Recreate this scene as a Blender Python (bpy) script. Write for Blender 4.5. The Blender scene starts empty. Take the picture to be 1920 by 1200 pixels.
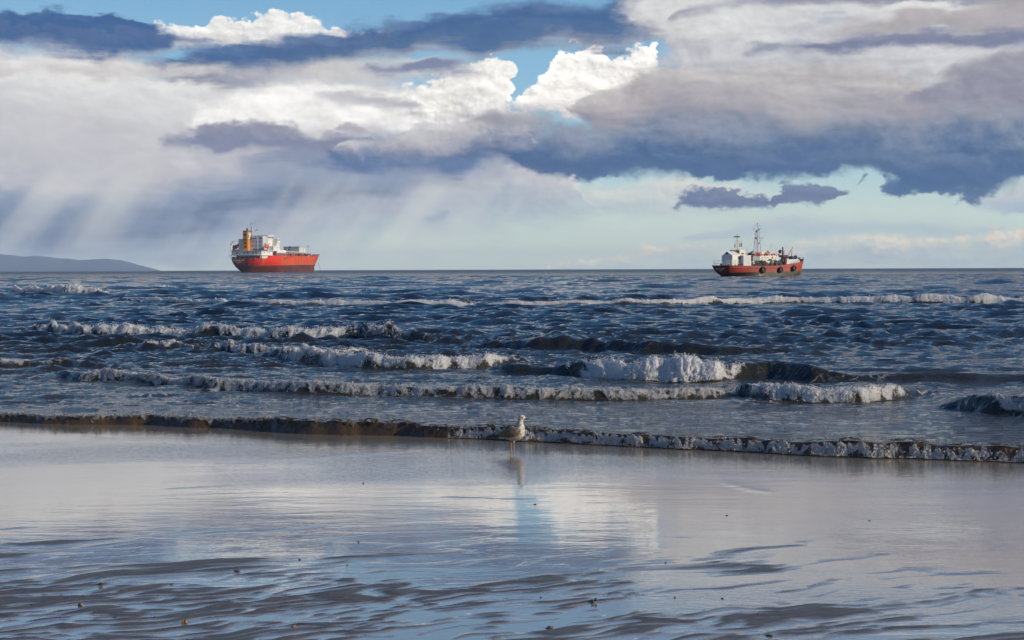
import bpy, bmesh, math, random
import numpy as np
from mathutils import Matrix, Vector

SC = bpy.context.scene
COL = SC.collection
R = math.radians
random.seed(7)

# ------------------------------------------------------------------ camera
EYE = Vector((0.0, 0.0, 2.2))
PITCH, ROLL, FPX = 2.04, -0.19, 2667.0          # degrees, degrees, focal length in pixels of the 1920 frame
cam_data = bpy.data.cameras.new('camera')
cam_data.sensor_width = 36.0
cam_data.lens = 50.0
cam_data.clip_start = 0.05
cam_data.clip_end = 60000.0
cam = bpy.data.objects.new('camera', cam_data)
COL.objects.link(cam)
CAM_ROT = Matrix.Rotation(R(90 - PITCH), 3, 'X') @ Matrix.Rotation(R(ROLL), 3, 'Z')
cam.matrix_world = Matrix.Translation(EYE) @ CAM_ROT.to_4x4()
SC.camera = cam


def ray(px, py):
    return (CAM_ROT @ Vector(((px - 960) / FPX, (600 - py) / FPX, -1.0))).normalized()


def ground(px, py, z=0.0):
    d = ray(px, py)
    t = (z - EYE.z) / d.z
    p = EYE + d * t
    return p.x, p.y


def sky_deg(px, py):
    d = ray(px, py)
    return math.degrees(math.asin(d.x / math.hypot(d.x, d.y))), math.degrees(math.asin(d.z))


SC.view_settings.view_transform = 'Standard'
SC.view_settings.look = 'None'
SC.view_settings.exposure = 0.0
SC.view_settings.gamma = 1.0
SC.view_settings.use_curve_mapping = False
SC.render.engine = 'CYCLES'
SC.cycles.use_denoising = True
SC.cycles.use_adaptive_sampling = True
SC.cycles.adaptive_threshold = 0.015
SC.cycles.adaptive_min_samples = 12
SC.cycles.max_bounces = 8
SC.cycles.transparent_max_bounces = 12
SC.cycles.volume_bounces = 0
SC.cycles.caustics_reflective = False
SC.cycles.caustics_refractive = False
SC.cycles.use_fast_gi = False

SUN_AZ, SUN_EL = 108.0, 22.0                     # clockwise from +Y (the sea), degrees


def lin(c):
    return tuple((v / 255 / 12.92) if v / 255 <= 0.04045 else ((v / 255 + 0.055) / 1.055) ** 2.4 for v in c)


# ------------------------------------------------------------------ sky
world = bpy.data.worlds.new('World')
SC.world = world
world.use_nodes = True
WT = world.node_tree
WT.nodes.clear()
WN, WL = WT.nodes, WT.links
SKY_STRENGTH = 0.1


class Graph:
    """Small helper that wires shader nodes from plain calls."""

    def __init__(self, tree):
        self.t, self.n, self.l = tree, tree.nodes, tree.links

    def put(self, sock, v):
        if isinstance(v, bpy.types.NodeSocket):
            self.l.new(v, sock)
        elif v is not None:
            sock.default_value = v

    def math(self, op, a, b=None, c=None, clamp=False):
        n = self.n.new('ShaderNodeMath')
        n.operation = op
        n.use_clamp = clamp
        self.put(n.inputs[0], a)
        if b is not None:
            self.put(n.inputs[1], b)
        if c is not None:
            self.put(n.inputs[2], c)
        return n.outputs[0]

    def vec(self, x, y, z):
        n = self.n.new('ShaderNodeCombineXYZ')
        for s, v in zip(n.inputs, (x, y, z)):
            self.put(s, v)
        return n.outputs[0]

    def vmath(self, op, a, b):
        n = self.n.new('ShaderNodeVectorMath')
        n.operation = op
        self.put(n.inputs[0], a)
        self.put(n.inputs[1], b)
        return n.outputs[0]

    def noise(self, vec, scale, detail=5.0, rough=0.55, dist=0.0, lac=2.0):
        n = self.n.new('ShaderNodeTexNoise')
        n.inputs['Scale'].default_value = scale
        n.inputs['Detail'].default_value = detail
        n.inputs['Roughness'].default_value = rough
        n.inputs['Distortion'].default_value = dist
        n.inputs['Lacunarity'].default_value = lac
        self.put(n.inputs['Vector'], vec)
        return n.outputs['Fac']

    def remap(self, v, a, b, c=0.0, d=1.0, smooth=True):
        n = self.n.new('ShaderNodeMapRange')
        n.interpolation_type = 'SMOOTHSTEP' if smooth else 'LINEAR'
        n.clamp = True
        for s, x in zip((n.inputs[0], n.inputs[1], n.inputs[2], n.inputs[3], n.inputs[4]), (v, a, b, c, d)):
            self.put(s, x)
        return n.outputs[0]

    def mix(self, f, a, b, mode='MIX'):
        n = self.n.new('ShaderNodeMix')
        n.data_type = 'RGBA'
        n.blend_type = mode
        n.clamp_factor = True
        self.put(n.inputs[0], f)
        for s, x in ((n.inputs[6], a), (n.inputs[7], b)):
            if isinstance(x, (tuple, list)):
                x = tuple(x) + ((1.0,) if len(x) == 3 else ())
            self.put(s, x)
        return n.outputs[2]

    def ramp(self, f, stops, interp='LINEAR'):
        n = self.n.new('ShaderNodeValToRGB')
        cr = n.color_ramp
        cr.interpolation = interp
        while len(cr.elements) > 1:
            cr.elements.remove(cr.elements[-1])
        cr.elements[0].position = stops[0][0]
        cr.elements[0].color = tuple(stops[0][1]) + (1.0,)
        for p, c in stops[1:]:
            e = cr.elements.new(p)
            e.color = tuple(c) + (1.0,)
        self.put(n.inputs[0], f)
        return n.outputs[0]

    def curve(self, f, pts):
        n = self.n.new('ShaderNodeFloatCurve')
        m = n.mapping
        m.extend = 'HORIZONTAL'
        c = m.curves[0]
        pts = sorted(pts)
        c.points[0].location = pts[0]
        c.points[1].location = pts[-1]
        for p in pts[1:-1]:
            c.points.new(*p)
        for p in c.points:
            p.handle_type = 'AUTO_CLAMPED'
        m.update()
        self.put(n.inputs['Value'], f)
        return n.outputs[0]

    def scale_col(self, col, k):
        n = self.n.new('ShaderNodeVectorMath')
        n.operation = 'SCALE'
        self.put(n.inputs[0], col)
        self.put(n.inputs['Scale'], k)
        return n.outputs[0]


g = Graph(WT)
tc = WN.new('ShaderNodeTexCoord')
sep = WN.new('ShaderNodeSeparateXYZ')
WL.new(tc.outputs['Generated'], sep.inputs[0])
dx, dy, dz = sep.outputs
hyp = g.math('SQRT', g.math('ADD', g.math('MULTIPLY', dx, dx), g.math('ADD', g.math('MULTIPLY', dy, dy), 1e-6)))
AZ = g.math('MULTIPLY', g.math('ARCSINE', g.math('DIVIDE', dx, hyp)), 57.2958)
EL = g.math('MULTIPLY', g.math('ARCSINE', dz), 57.2958)
cosA, sinA = g.math('DIVIDE', dy, hyp), g.math('DIVIDE', dx, hyp)
X57, Y57 = g.math('MULTIPLY', sinA, 57.3), g.math('MULTIPLY', cosA, 57.3)


def cyl(kx, ke, seed, de=0.0, da=0.0):
    """Noise coordinates round the horizon, in degrees, squashed by kx along and ke up."""
    return g.vec(g.math('MULTIPLY_ADD', X57, kx, seed + da), g.math('MULTIPLY', Y57, kx), g.math('MULTIPLY_ADD', EL, ke, seed * 1.7 + de))


def centred(s):
    return g.math('MULTIPLY_ADD', s, 2.0, -1.0)


# shared cloud noises: billows, streaks, wisps; and relief (how much the lump leans to the sun)
n_b0 = g.noise(cyl(1.0, 1.9, 3.1), 0.42, 9, 0.58, 0.35)
n_b1 = g.noise(cyl(1.0, 1.9, 3.1, de=0.28, da=0.22), 0.42, 9, 0.58, 0.35)
n_f0 = g.noise(cyl(1.0, 1.25, 11.7), 1.5, 7, 0.6, 0.2)
n_f1 = g.noise(cyl(1.0, 1.25, 11.7, de=0.12, da=0.10), 1.5, 7, 0.6, 0.2)
n_str = g.noise(cyl(0.28, 2.6, 5.3), 0.55, 8, 0.6, 0.5)
n_big = g.noise(cyl(0.5, 1.2, 21.0), 0.22, 4, 0.5)
n_soft = g.noise(cyl(0.7, 1.2, 55.0), 0.5, 3, 0.5)
NB, NF, NS, NG = centred(n_b0), centred(n_f0), centred(n_str), centred(n_big)
RB = g.math('SUBTRACT', n_b0, n_b1)
RF = g.math('SUBTRACT', n_f0, n_f1)
NOISE = {'b': NB, 'f': NF, 's': NS, 'g': NG}
NOISE['bf'] = g.math('MULTIPLY_ADD', NF, 0.55, g.math('MULTIPLY', NB, 0.8))
NOISE['bs'] = g.math('MULTIPLY_ADD', NB, 0.6, g.math('MULTIPLY', NS, 0.7))
RELIEF = g.math('MULTIPLY_ADD', RF, 0.25, g.math('MULTIPLY', RB, 0.55))

# the outlines are stirred by a turbulent offset before they are looked up
wv = WN.new('ShaderNodeTexNoise')
wv.inputs['Scale'].default_value = 0.5
wv.inputs['Detail'].default_value = 8
wv.inputs['Roughness'].default_value = 0.56
WL.new(cyl(0.8, 1.5, 41.0), wv.inputs['Vector'])
ws = WN.new('ShaderNodeSeparateColor')
WL.new(wv.outputs['Color'], ws.inputs[0])
AZR = AZ
AZ = g.math('MULTIPLY_ADD', centred(ws.outputs[0]), 1.7, AZ)
ELR = EL
EL = g.math('MULTIPLY_ADD', centred(ws.outputs[1]), g.remap(EL, 0.0, 3.0, 0.12, 0.75), EL)
SOFT = g.remap(n_soft, 0.36, 0.62, 0.7, 2.1)      # how soft the edges are, from place to place
UA = g.math('MULTIPLY_ADD', AZ, 1 / 60.0, 0.5)
DEG = math.degrees(1 / FPX)


def band_curve(pts):
    out = []
    for px, py in pts:
        a, e = sky_deg(px, py)
        out.append((a / 60 + 0.5, (e + 5) / 40))
    return g.math('MULTIPLY_ADD', g.curve(UA, out), 40.0, -5.0)


def cloud(under, top, bot, cols, st=14, sb=14, nt=20, nb=20, kind='bf', op=1.0, relief=0.0, tn=0.3, gaps=0.0, glow=1.0):
    """Composite one bank of cloud: the picture's outline above and below, ragged by noise."""
    top, bot = sorted(top), sorted(bot)
    for i, sx in ((0, -1), (-1, 1)):               # a bank that comes to a point ends there
        (xa, ya), (xb, yb) = top[i], bot[i]
        if yb - ya < 12 and 0 < xa < 1920:
            top = sorted(top + [(xa + 40 * sx, ya + 50), (xa + 90 * sx, ya + 130)])
            bot = sorted(bot + [(xb + 40 * sx, yb - 50), (xb + 90 * sx, yb - 130)])
    T, B = band_curve(top), band_curve(bot)
    N = NOISE[kind]
    nt, nb, tn = nt * 1.8, nb * 1.8, tn * 1.8
    up = g.math('SUBTRACT', g.math('MULTIPLY_ADD', N, nt * DEG, T), EL)
    dn = g.math('SUBTRACT', EL, g.math('MULTIPLY_ADD', N, -nb * DEG, B))
    ht, hb_ = g.math('MULTIPLY', SOFT, st * DEG / 2), g.math('MULTIPLY', SOFT, sb * DEG / 2)
    m = g.math('MULTIPLY', g.remap(up, g.math('MULTIPLY', ht, -1.0), ht), g.remap(dn, g.math('MULTIPLY', hb_, -1.0), hb_))
    if gaps:
        m = g.math('MULTIPLY', m, g.remap(NOISE['bs'], -1.0 + gaps, -0.45 + gaps))
    if op < 1:
        m = g.math('MULTIPLY', m, op)
    t = g.remap(EL, B, T, 0, 1, smooth=False)
    t = g.math('MULTIPLY_ADD', N, tn, t, clamp=True)
    k = len(cols)
    c = g.ramp(t, [(i / (k - 1), tuple(glow * q for q in lin(x))) for i, x in enumerate(cols)])
    if relief:
        c = g.scale_col(c, g.math('MULTIPLY_ADD', RELIEF, relief, 1.0))
    return g.mix(m, under, c)



def shafts(under, region_top, region_bot, lean, kx, col, gain, seed, st=70, sb=70):
    """Slanting rain and light under a bank."""
    T, B = band_curve(region_top), band_curve(region_bot)
    n = g.noise(g.vec(g.math('MULTIPLY', g.math('MULTIPLY_ADD', g.math('MULTIPLY_ADD', centred(ws.outputs[1]), 0.12, ELR), lean, AZR), kx), g.math('MULTIPLY', ELR, 0.10), seed), 1.0, 2, 0.5)
    m = g.math('MULTIPLY', g.remap(g.math('SUBTRACT', T, EL), -st * DEG / 2, st * DEG / 2), g.remap(g.math('SUBTRACT', EL, B), -sb * DEG / 2, sb * DEG / 2))
    return g.mix(g.math('MULTIPLY', m, g.math('MULTIPLY', g.remap(n, 0.36, 0.72), gain)), under, lin(col))

nish = WN.new('ShaderNodeTexSky')
nish.sky_type = 'NISHITA'
nish.sun_disc = False
nish.sun_elevation = R(SUN_EL)
nish.sun_rotation = R(SUN_AZ)
nish.air_density = 1.0
nish.dust_density = 0.6
clear = g.ramp(g.remap(ELR, 0, 60, 0, 1, smooth=False), [
    (0.0, lin((216, 230, 220))), (0.035, lin((206, 227, 222))), (0.07, lin((168, 208, 225))),
    (0.13, lin((138, 191, 224))), (0.19, lin((116, 173, 217))), (0.32, lin((74, 140, 206))), (0.6, lin((54, 112, 188))), (1.0, lin((46, 94, 170)))])
sky = g.mix(0.2, clear, g.scale_col(nish.outputs[0], SKY_STRENGTH))

# high scattered cloud overhead and behind (seen in the wet sand and in the wave faces)
PZ = g.math('ADD', g.math('MAXIMUM', dz, 0.0), 0.16)
plane = g.vec(g.math('DIVIDE', dx, PZ), g.math('DIVIDE', dy, PZ), 4.2)
n_hi = g.noise(plane, 1.15, 8, 0.58, 0.4)
n_hi2 = g.noise(g.vmath('ADD', plane, (0.05, -0.04, 0.0)), 1.15, 8, 0.58, 0.4)
m_hi = g.math('MULTIPLY', g.remap(n_hi, 0.59, 0.74), g.remap(EL, 12.0, 15.0))
c_hi = g.ramp(g.remap(n_hi, 0.60, 0.80), [(0.0, lin((240, 236, 228))), (0.5, lin((212, 206, 199))), (1.0, lin((142, 144, 158)))])
c_hi = g.scale_col(c_hi, g.math('MULTIPLY_ADD', g.math('SUBTRACT', n_hi, n_hi2), 3.0, 1.0))
sky = g.mix(m_hi, sky, c_hi)

# low far cumulus and stratus along the horizon
sky = cloud(sky, [(1040, 500), (1150, 485), (1300, 458), (1400, 470), (1500, 450), (1600, 440), (1700, 452), (1800, 440), (1920, 432)],
            [(1040, 508), (1920, 502)], [(176, 200, 208), (194, 204, 204), (240, 228, 206)], 8, 26, 26, 4, 'f', 1.0, 1.6, 0.5, gaps=0.6)
sky = cloud(sky, [(1270, 448), (1400, 420), (1560, 410), (1700, 412), (1870, 424)], [(1270, 446), (1500, 440), (1700, 442), (1870, 422)],
            [(172, 192, 206), (192, 202, 208)], 14, 14, 10, 8, 's', 0.75)
sky = cloud(sky, [(700, 350), (860, 330), (1000, 335), (1150, 345), (1300, 350), (1420, 370), (1500, 392)],
            [(700, 400), (860, 420), (1000, 412), (1150, 405), (1300, 400), (1420, 386), (1500, 390)],
            [(182, 196, 204), (200, 206, 206), (222, 220, 212)], 20, 22, 20, 14, 'bs', 0.8, 1.0, 0.6)
sky = cloud(sky, [(1780, 380), (1850, 355), (1920, 340)], [(1780, 376), (1850, 392), (1920, 396)], [(160, 180, 202), (204, 205, 206)], 16, 14, 14, 10, 'bf', 0.9)

# the pale veil over the left half, with rain under it
sky = cloud(sky, [(0, 92), (200, 95), (300, 130), (600, 150), (800, 180), (960, 215), (1050, 300), (1100, 360)],
            [(0, 480), (200, 484), (350, 470), (520, 455), (700, 425), (850, 405), (960, 380), (1100, 362)],
            [(150, 166, 190), (180, 182, 194), (200, 198, 201), (222, 222, 222), (238, 236, 232)], 30, 90, 20, 24, 'bs', 1.0, 0.9, 0.22)
sky = cloud(sky, [(0, 150), (100, 190), (250, 205), (400, 230), (480, 300)], [(0, 330), (150, 345), (300, 300), (420, 250), (480, 302)],
            [(188, 189, 198), (200, 198, 202)], 90, 90, 14, 14, 'g', 0.8, 0.4)
sky = cloud(sky, [(340, 300), (400, 190), (480, 150), (620, 160), (780, 200), (900, 250), (1000, 290)],
            [(340, 304), (400, 240), (480, 250), (620, 262), (780, 275), (900, 290), (1000, 292)],
            [(232, 230, 228), (252, 250, 246)], 60, 70, 22, 18, 'bs', 0.95, 1.3, glow=1.1)
sky = cloud(sky, [(0, 392), (100, 360), (230, 300), (340, 255), (460, 220)], [(0, 420), (100, 398), (230, 350), (340, 290), (460, 222)],
            [(210, 205, 206), (214, 212, 214)], 40, 60, 10, 12, 'g', 0.5)

sky = shafts(sky, [(-60, 200), (200, 210), (480, 200), (620, 290)], [(-60, 470), (200, 420), (480, 330), (620, 300)], -1.9, 0.34, (218, 217, 216), 0.26, 3.0)
sky = cloud(sky, [(0, 330), (120, 360), (260, 330), (420, 305), (560, 300), (700, 318), (860, 330), (940, 356)],
            [(0, 478), (160, 482), (300, 474), (420, 440), (520, 408), (620, 385), (760, 372), (860, 366), (940, 356)],
            [(140, 156, 186), (106, 124, 154), (136, 152, 178), (184, 184, 194)], 90, 60, 26, 22, 'bs', 1.0, 0.5)
sky = shafts(sky, [(520, 330), (640, 320), (800, 318), (960, 330), (1060, 390)], [(520, 490), (640, 495), (800, 480), (960, 420), (1060, 392)], -0.75, 0.5, (226, 225, 218), 0.55, 9.0)
sky = shafts(sky, [(-60, 380), (200, 390), (480, 370), (600, 420)], [(-60, 500), (200, 500), (480, 480), (600, 425)], -0.9, 0.45, (112, 132, 164), 0.2, 17.0)

# sunlit cumulus heads
sky = cloud(sky, [(966, 190), (985, 168), (1015, 138), (1060, 104), (1105, 84), (1150, 95), (1190, 92), (1225, 104), (1262, 140), (1300, 158), (1345, 176)],
            [(966, 196), (985, 212), (1060, 225), (1160, 222), (1225, 205), (1300, 176), (1345, 178)],
            [(226, 222, 220), (240, 236, 230), (254, 252, 248)], 5, 22, 22, 14, 'f', 1.0, 3.2, 0.45, glow=1.08)
sky = cloud(sky, [(700, 190), (760, 168), (830, 145), (870, 118), (905, 104), (938, 114), (958, 146), (970, 200), (985, 220)],
            [(700, 195), (760, 205), (850, 235), (905, 235), (958, 225), (985, 222)],
            [(208, 206, 208), (236, 233, 228), (248, 246, 240)], 5, 24, 18, 16, 'f', 1.0, 3.0, 0.45, glow=1.05)
sky = cloud(sky, [(230, 60), (300, 52), (366, 46), (398, 32), (440, 40), (500, 30), (550, 34), (584, 26), (606, 40), (640, 48), (700, 58), (760, 60)],
            [(230, 80), (400, 90), (560, 92), (700, 84), (760, 64)],
            [(204, 202, 204), (232, 231, 229), (246, 245, 242)], 5, 20, 14, 14, 'f', 1.0, 2.0, 0.4)

# the dark bands across the upper left
sky = cloud(sky, [(0, 26), (100, 18), (200, 22), (280, 42), (340, 58), (420, 70)], [(0, 92), (100, 98), (200, 108), (280, 96), (360, 78), (420, 72)],
            [(128, 138, 166), (64, 99, 148), (56, 92, 144), (86, 118, 160)], 14, 26, 20, 20, 'bs', 0.96, 1.2, 0.4)
sky = cloud(sky, [(270, 120), (330, 104), (420, 78), (560, 62), (700, 44), (850, 22), (1000, 12), (1100, 8), (1160, 6), (1250, 10), (1310, 20), (1356, 44)],
            [(270, 126), (330, 156), (420, 168), (520, 158), (620, 132), (760, 104), (900, 98), (1000, 86), (1120, 84), (1240, 84), (1310, 72), (1356, 46)],
            [(154, 154, 168), (78, 108, 150), (62, 96, 146), (90, 118, 160)], 16, 22, 20, 20, 'bs', 0.96, 1.2, 0.4)
sky = cloud(sky, [(560, 130), (640, 112), (760, 112), (860, 118), (920, 132)], [(560, 150), (640, 168), (760, 160), (860, 142), (920, 134)],
            [(200, 197, 199), (210, 206, 204)], 18, 22, 16, 14, 'bs', 0.9, 1.2)
sky = cloud(sky, [(690, 132), (750, 122), (830, 118), (900, 128)], [(690, 136), (750, 142), (830, 140), (900, 132)], [(120, 130, 164), (112, 124, 160)], 12, 12, 8, 8, 's', 0.9)
sky = cloud(sky, [(600, 186), (660, 180), (740, 182), (800, 190)], [(600, 192), (660, 198), (740, 196), (800, 192)], [(176, 175, 186), (180, 178, 186)], 12, 14, 10, 8, 's', 0.85)

# the upper right: pale sheets with dark strips and small blue gaps
sky = cloud(sky, [(1150, 30), (1250, -20), (1400, -60), (1920, -90)], [(1150, 36), (1230, 90), (1300, 150), (1420, 190), (1560, 150), (1700, 210), (1920, 230)],
            [(182, 181, 188), (207, 207, 209), (223, 222, 220), (201, 201, 205)], 40, 30, 26, 24, 'bs', 0.96, 1.2, 0.4, gaps=0.18)
sky = cloud(sky, [(1260, 40), (1350, 12), (1500, -8), (1700, -10), (1920, -20)], [(1260, 44), (1350, 16), (1500, 14), (1700, 8), (1920, 20)],
            [(144, 146, 164), (128, 134, 160)], 12, 14, 10, 10, 'bs', 0.85, 0.8)
sky = cloud(sky, [(1540, 60), (1640, 36), (1760, 20), (1920, -10)], [(1540, 64), (1640, 60), (1760, 58), (1920, 60)], [(164, 160, 168), (180, 172, 174)], 24, 20, 14, 10, 'bs', 0.9, 0.9)
sky = cloud(sky, [(1400, 94), (1480, 86), (1600, 72), (1680, 60), (1800, 58), (1920, 54)], [(1400, 98), (1480, 102), (1600, 100), (1680, 88), (1800, 88), (1920, 84)],
            [(124, 130, 158), (112, 120, 152), (136, 140, 162)], 12, 12, 10, 10, 'bs', 0.92, 1.0)

# the great grey bank on the right and its dark blue base
sky = cloud(sky, [(1060, 214), (1180, 150), (1260, 122), (1400, 128), (1520, 122), (1680, 138), (1740, 168), (1800, 186), (1860, 192), (1920, 176)],
            [(1060, 216), (1180, 262), (1400, 290), (1920, 300)],
            [(124, 130, 154), (154, 152, 164), (180, 174, 178), (196, 192, 192)], 16, 40, 18, 10, 'bs', 0.98, 1.3, 0.4)
sky = cloud(sky, [(1690, 178), (1760, 150), (1830, 120), (1920, 100)], [(1690, 182), (1760, 200), (1920, 210)], [(128, 132, 156), (152, 148, 162)], 14, 30, 16, 10, 'bf', 0.9, 1.2)
sky = cloud(sky, [(1420, 212), (1500, 206), (1620, 212), (1700, 232)], [(1420, 218), (1500, 240), (1620, 244), (1700, 236)], [(180, 176, 182), (196, 194, 196)], 20, 24, 14, 14, 'bs', 0.7, 1.0)
sky = cloud(sky, [(470, 300), (560, 268), (640, 254), (740, 240), (830, 232), (900, 226), (1000, 236), (1060, 262)],
            [(470, 306), (600, 322), (700, 338), (800, 342), (880, 330), (960, 300), (1060, 268)],
            [(116, 138, 172), (82, 112, 156), (98, 122, 160), (154, 154, 170)], 40, 50, 24, 18, 'bs', 0.95, 0.9, 0.4)
sky = cloud(sky, [(820, 262), (880, 240), (960, 224), (1040, 232), (1120, 236), (1200, 214), (1300, 196), (1400, 206), (1560, 214), (1700, 208), (1800, 190), (1920, 196)],
            [(820, 268), (862, 296), (900, 300), (950, 302), (1000, 320), (1100, 326), (1200, 334), (1350, 340), (1480, 332), (1600, 326), (1660, 338), (1700, 362), (1800, 364), (1860, 350), (1920, 336)],
            [(76, 106, 148), (64, 97, 143), (76, 105, 147), (100, 122, 154), (134, 144, 164), (154, 152, 164)], 60, 14, 26, 16, 'bf', 0.98, 1.0, 0.32)
sky = cloud(sky, [(960, 262), (1100, 250), (1260, 240), (1420, 236), (1560, 244), (1700, 250)], [(960, 268), (1100, 268), (1260, 262), (1420, 258), (1560, 262), (1700, 254)],
            [(112, 130, 160), (138, 148, 170)], 18, 22, 22, 16, 'bs', 0.75, 1.6)
sky = cloud(sky, [(1180, 300), (1340, 290), (1500, 286), (1680, 296), (1840, 302)], [(1180, 304), (1340, 308), (1500, 306), (1680, 314), (1840, 306)],
            [(88, 114, 152), (104, 126, 158)], 16, 18, 20, 14, 'bs', 0.75, 1.4)
sky = cloud(sky, [(640, 276), (740, 252), (830, 228), (930, 238), (1010, 256)], [(640, 282), (740, 292), (830, 292), (930, 276), (1010, 258)], [(154, 156, 174), (194, 190, 194), (206, 204, 206)], 14, 30, 16, 12, 'bf', 0.8, 1.6)
sky = cloud(sky, [(318, 266), (370, 246), (420, 230), (460, 226), (520, 238), (580, 254), (640, 264)], [(318, 270), (370, 276), (450, 282), (540, 280), (600, 276), (640, 268)],
            [(122, 130, 160), (128, 136, 164), (152, 152, 170)], 10, 12, 7, 5, 'f', 0.95, 0.8)
sky = cloud(sky, [(600, 250), (640, 238), (690, 246)], [(600, 254), (640, 256), (690, 250)], [(162, 162, 176), (174, 172, 182)], 10, 10, 8, 6, 'f', 0.8)

# torn dark scraps below the base
sky = cloud(sky, [(1262, 384), (1300, 366), (1340, 360), (1400, 362), (1450, 374), (1474, 384)], [(1262, 386), (1300, 390), (1360, 391), (1430, 394), (1474, 387)],
            [(104, 120, 154), (98, 115, 152), (118, 132, 162)], 7, 8, 11, 8, 'f', 0.97, 1.2)
sky = cloud(sky, [(1450, 386), (1466, 352), (1500, 342), (1545, 346), (1568, 358), (1600, 330)], [(1450, 387), (1466, 390), (1510, 394), (1550, 389), (1568, 364), (1600, 340)],
            [(104, 120, 154), (98, 115, 152), (112, 126, 158)], 8, 8, 14, 9, 'f', 0.95, 1.2)
sky = cloud(sky, [(1640, 340), (1670, 336), (1760, 340), (1830, 342), (1860, 346)], [(1640, 344), (1680, 372), (1720, 364), (1760, 370), (1800, 378), (1830, 362), (1860, 348)],
            [(72, 106, 150), (62, 98, 144)], 20, 8, 12, 13, 'f', 0.95, 0.8)
sky = cloud(sky, [(790, 410), (815, 402), (842, 410)], [(790, 412), (815, 418), (842, 412)], [(170, 180, 192), (160, 176, 194)], 8, 8, 10, 8, 'f', 0.9)


bg = WN.new('ShaderNodeBackground')
bg.inputs['Strength'].default_value = SKY_STRENGTH
WL.new(g.scale_col(sky, 1.0 / SKY_STRENGTH), bg.inputs['Color'])
wo = WN.new('ShaderNodeOutputWorld')
WL.new(bg.outputs[0], wo.inputs[0])
world.cycles.sampling_method = 'MANUAL'
world.cycles.sample_map_resolution = 512

# ------------------------------------------------------------------ sun
sun_data = bpy.data.lights.new('sun', 'SUN')
sun_data.energy = 4.4
sun_data.angle = R(0.5)
sun_data.color = (1.0, 0.89, 0.74)
sun = bpy.data.objects.new('sun', sun_data)
COL.objects.link(sun)
_s = Vector((math.sin(R(SUN_AZ)) * math.cos(R(SUN_EL)), math.cos(R(SUN_AZ)) * math.cos(R(SUN_EL)), math.sin(R(SUN_EL))))
sun.rotation_euler = _s.to_track_quat('Z', 'Y').to_euler()


# ------------------------------------------------------------------ helpers: noise on numpy arrays
_rng = np.random.default_rng(11)
_PERM = _rng.permutation(512)
_PERM = np.concatenate([_PERM, _PERM, _PERM, _PERM])
_GR = _rng.normal(size=(512, 3))
_GR /= np.linalg.norm(_GR, axis=1)[:, None]
_GR = _GR.astype(np.float32)


def perlin(x, y, z=0.0):
    x, y, z = np.broadcast_arrays(np.asarray(x, np.float32), np.asarray(y, np.float32), np.asarray(z, np.float32))
    xi, yi, zi = np.floor(x).astype(np.int32), np.floor(y).astype(np.int32), np.floor(z).astype(np.int32)
    xf, yf, zf = x - xi, y - yi, z - zi
    u, v, w = (t * t * t * (t * (t * 6 - 15) + 10) for t in (xf, yf, zf))
    xi, yi, zi = xi & 511, yi & 511, zi & 511
    out = 0
    for i in (0, 1):
        for j in (0, 1):
            for k in (0, 1):
                h = _PERM[_PERM[_PERM[xi + i] + yi + j] + zi + k] & 511
                gr = _GR[h]
                d = gr[..., 0] * (xf - i) + gr[..., 1] * (yf - j) + gr[..., 2] * (zf - k)
                out = out + d * (u if i else 1 - u) * (v if j else 1 - v) * (w if k else 1 - w)
    return out * 1.5


def fbm(x, y, z=0.0, octaves=4, gain=0.5):
    a, f, s = 1.0, 1.0, 0.0
    for o in range(octaves):
        s = s + a * perlin(x * f + 17.3 * o, y * f - 9.1 * o, z * f + 3.7 * o)
        a *= gain
        f *= 2.03
    return s


def sstep(t, a=0.0, b=1.0):
    t = np.clip((t - a) / (b - a), 0, 1)
    return t * t * (3 - 2 * t)


# ------------------------------------------------------------------ helpers: materials
def material(name, base=(0.5, 0.5, 0.5), rough=0.5, metal=0.0, spec=0.5, build=None):
    m = bpy.data.materials.new(name)
    m.use_nodes = True
    nt = m.node_tree
    bsdf = nt.nodes['Principled BSDF']
    bsdf.inputs['Base Color'].default_value = (*base, 1)
    bsdf.inputs['Roughness'].default_value = rough
    bsdf.inputs['Metallic'].default_value = metal
    bsdf.inputs['Specular IOR Level'].default_value = spec
    if build:
        build(Graph(nt), bsdf, nt)
    return m


def attr(nt, name):
    n = nt.nodes.new('ShaderNodeAttribute')
    n.attribute_name = name
    return n.outputs['Fac']


def objco(nt):
    return nt.nodes.new('ShaderNodeTexCoord').outputs['Object']


def bump(g_, h, dist, strength=1.0, normal=None):
    n = g_.n.new('ShaderNodeBump')
    g_.put(n.inputs['Strength'], strength)
    g_.put(n.inputs['Distance'], dist)
    g_.put(n.inputs['Height'], h)
    if normal is not None:
        g_.put(n.inputs['Normal'], normal)
    return n.outputs[0]


# ------------------------------------------------------------------ helpers: objects
def link(name, me, mat=None, parent=None):
    o = bpy.data.objects.new(name, me)
    COL.objects.link(o)
    if mat is not None and me is not None:
        me.materials.append(mat)
    if parent is not None:
        o.parent = parent
    return o


def grid_mesh(name, X, Y, Z, mat, attrs=None, smooth=True):
    nr, nc = X.shape
    co = np.stack([X, Y, Z], -1).reshape(-1, 3).astype(np.float32)
    r, c = np.meshgrid(np.arange(nr - 1), np.arange(nc - 1), indexing='ij')
    a = (r * nc + c).ravel()
    quads = np.stack([a, a + 1, a + nc + 1, a + nc], -1).astype(np.int32)
    return raw_mesh(name, co, quads, mat, {k: v.reshape(-1) for k, v in (attrs or {}).items()}, smooth)


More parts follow.
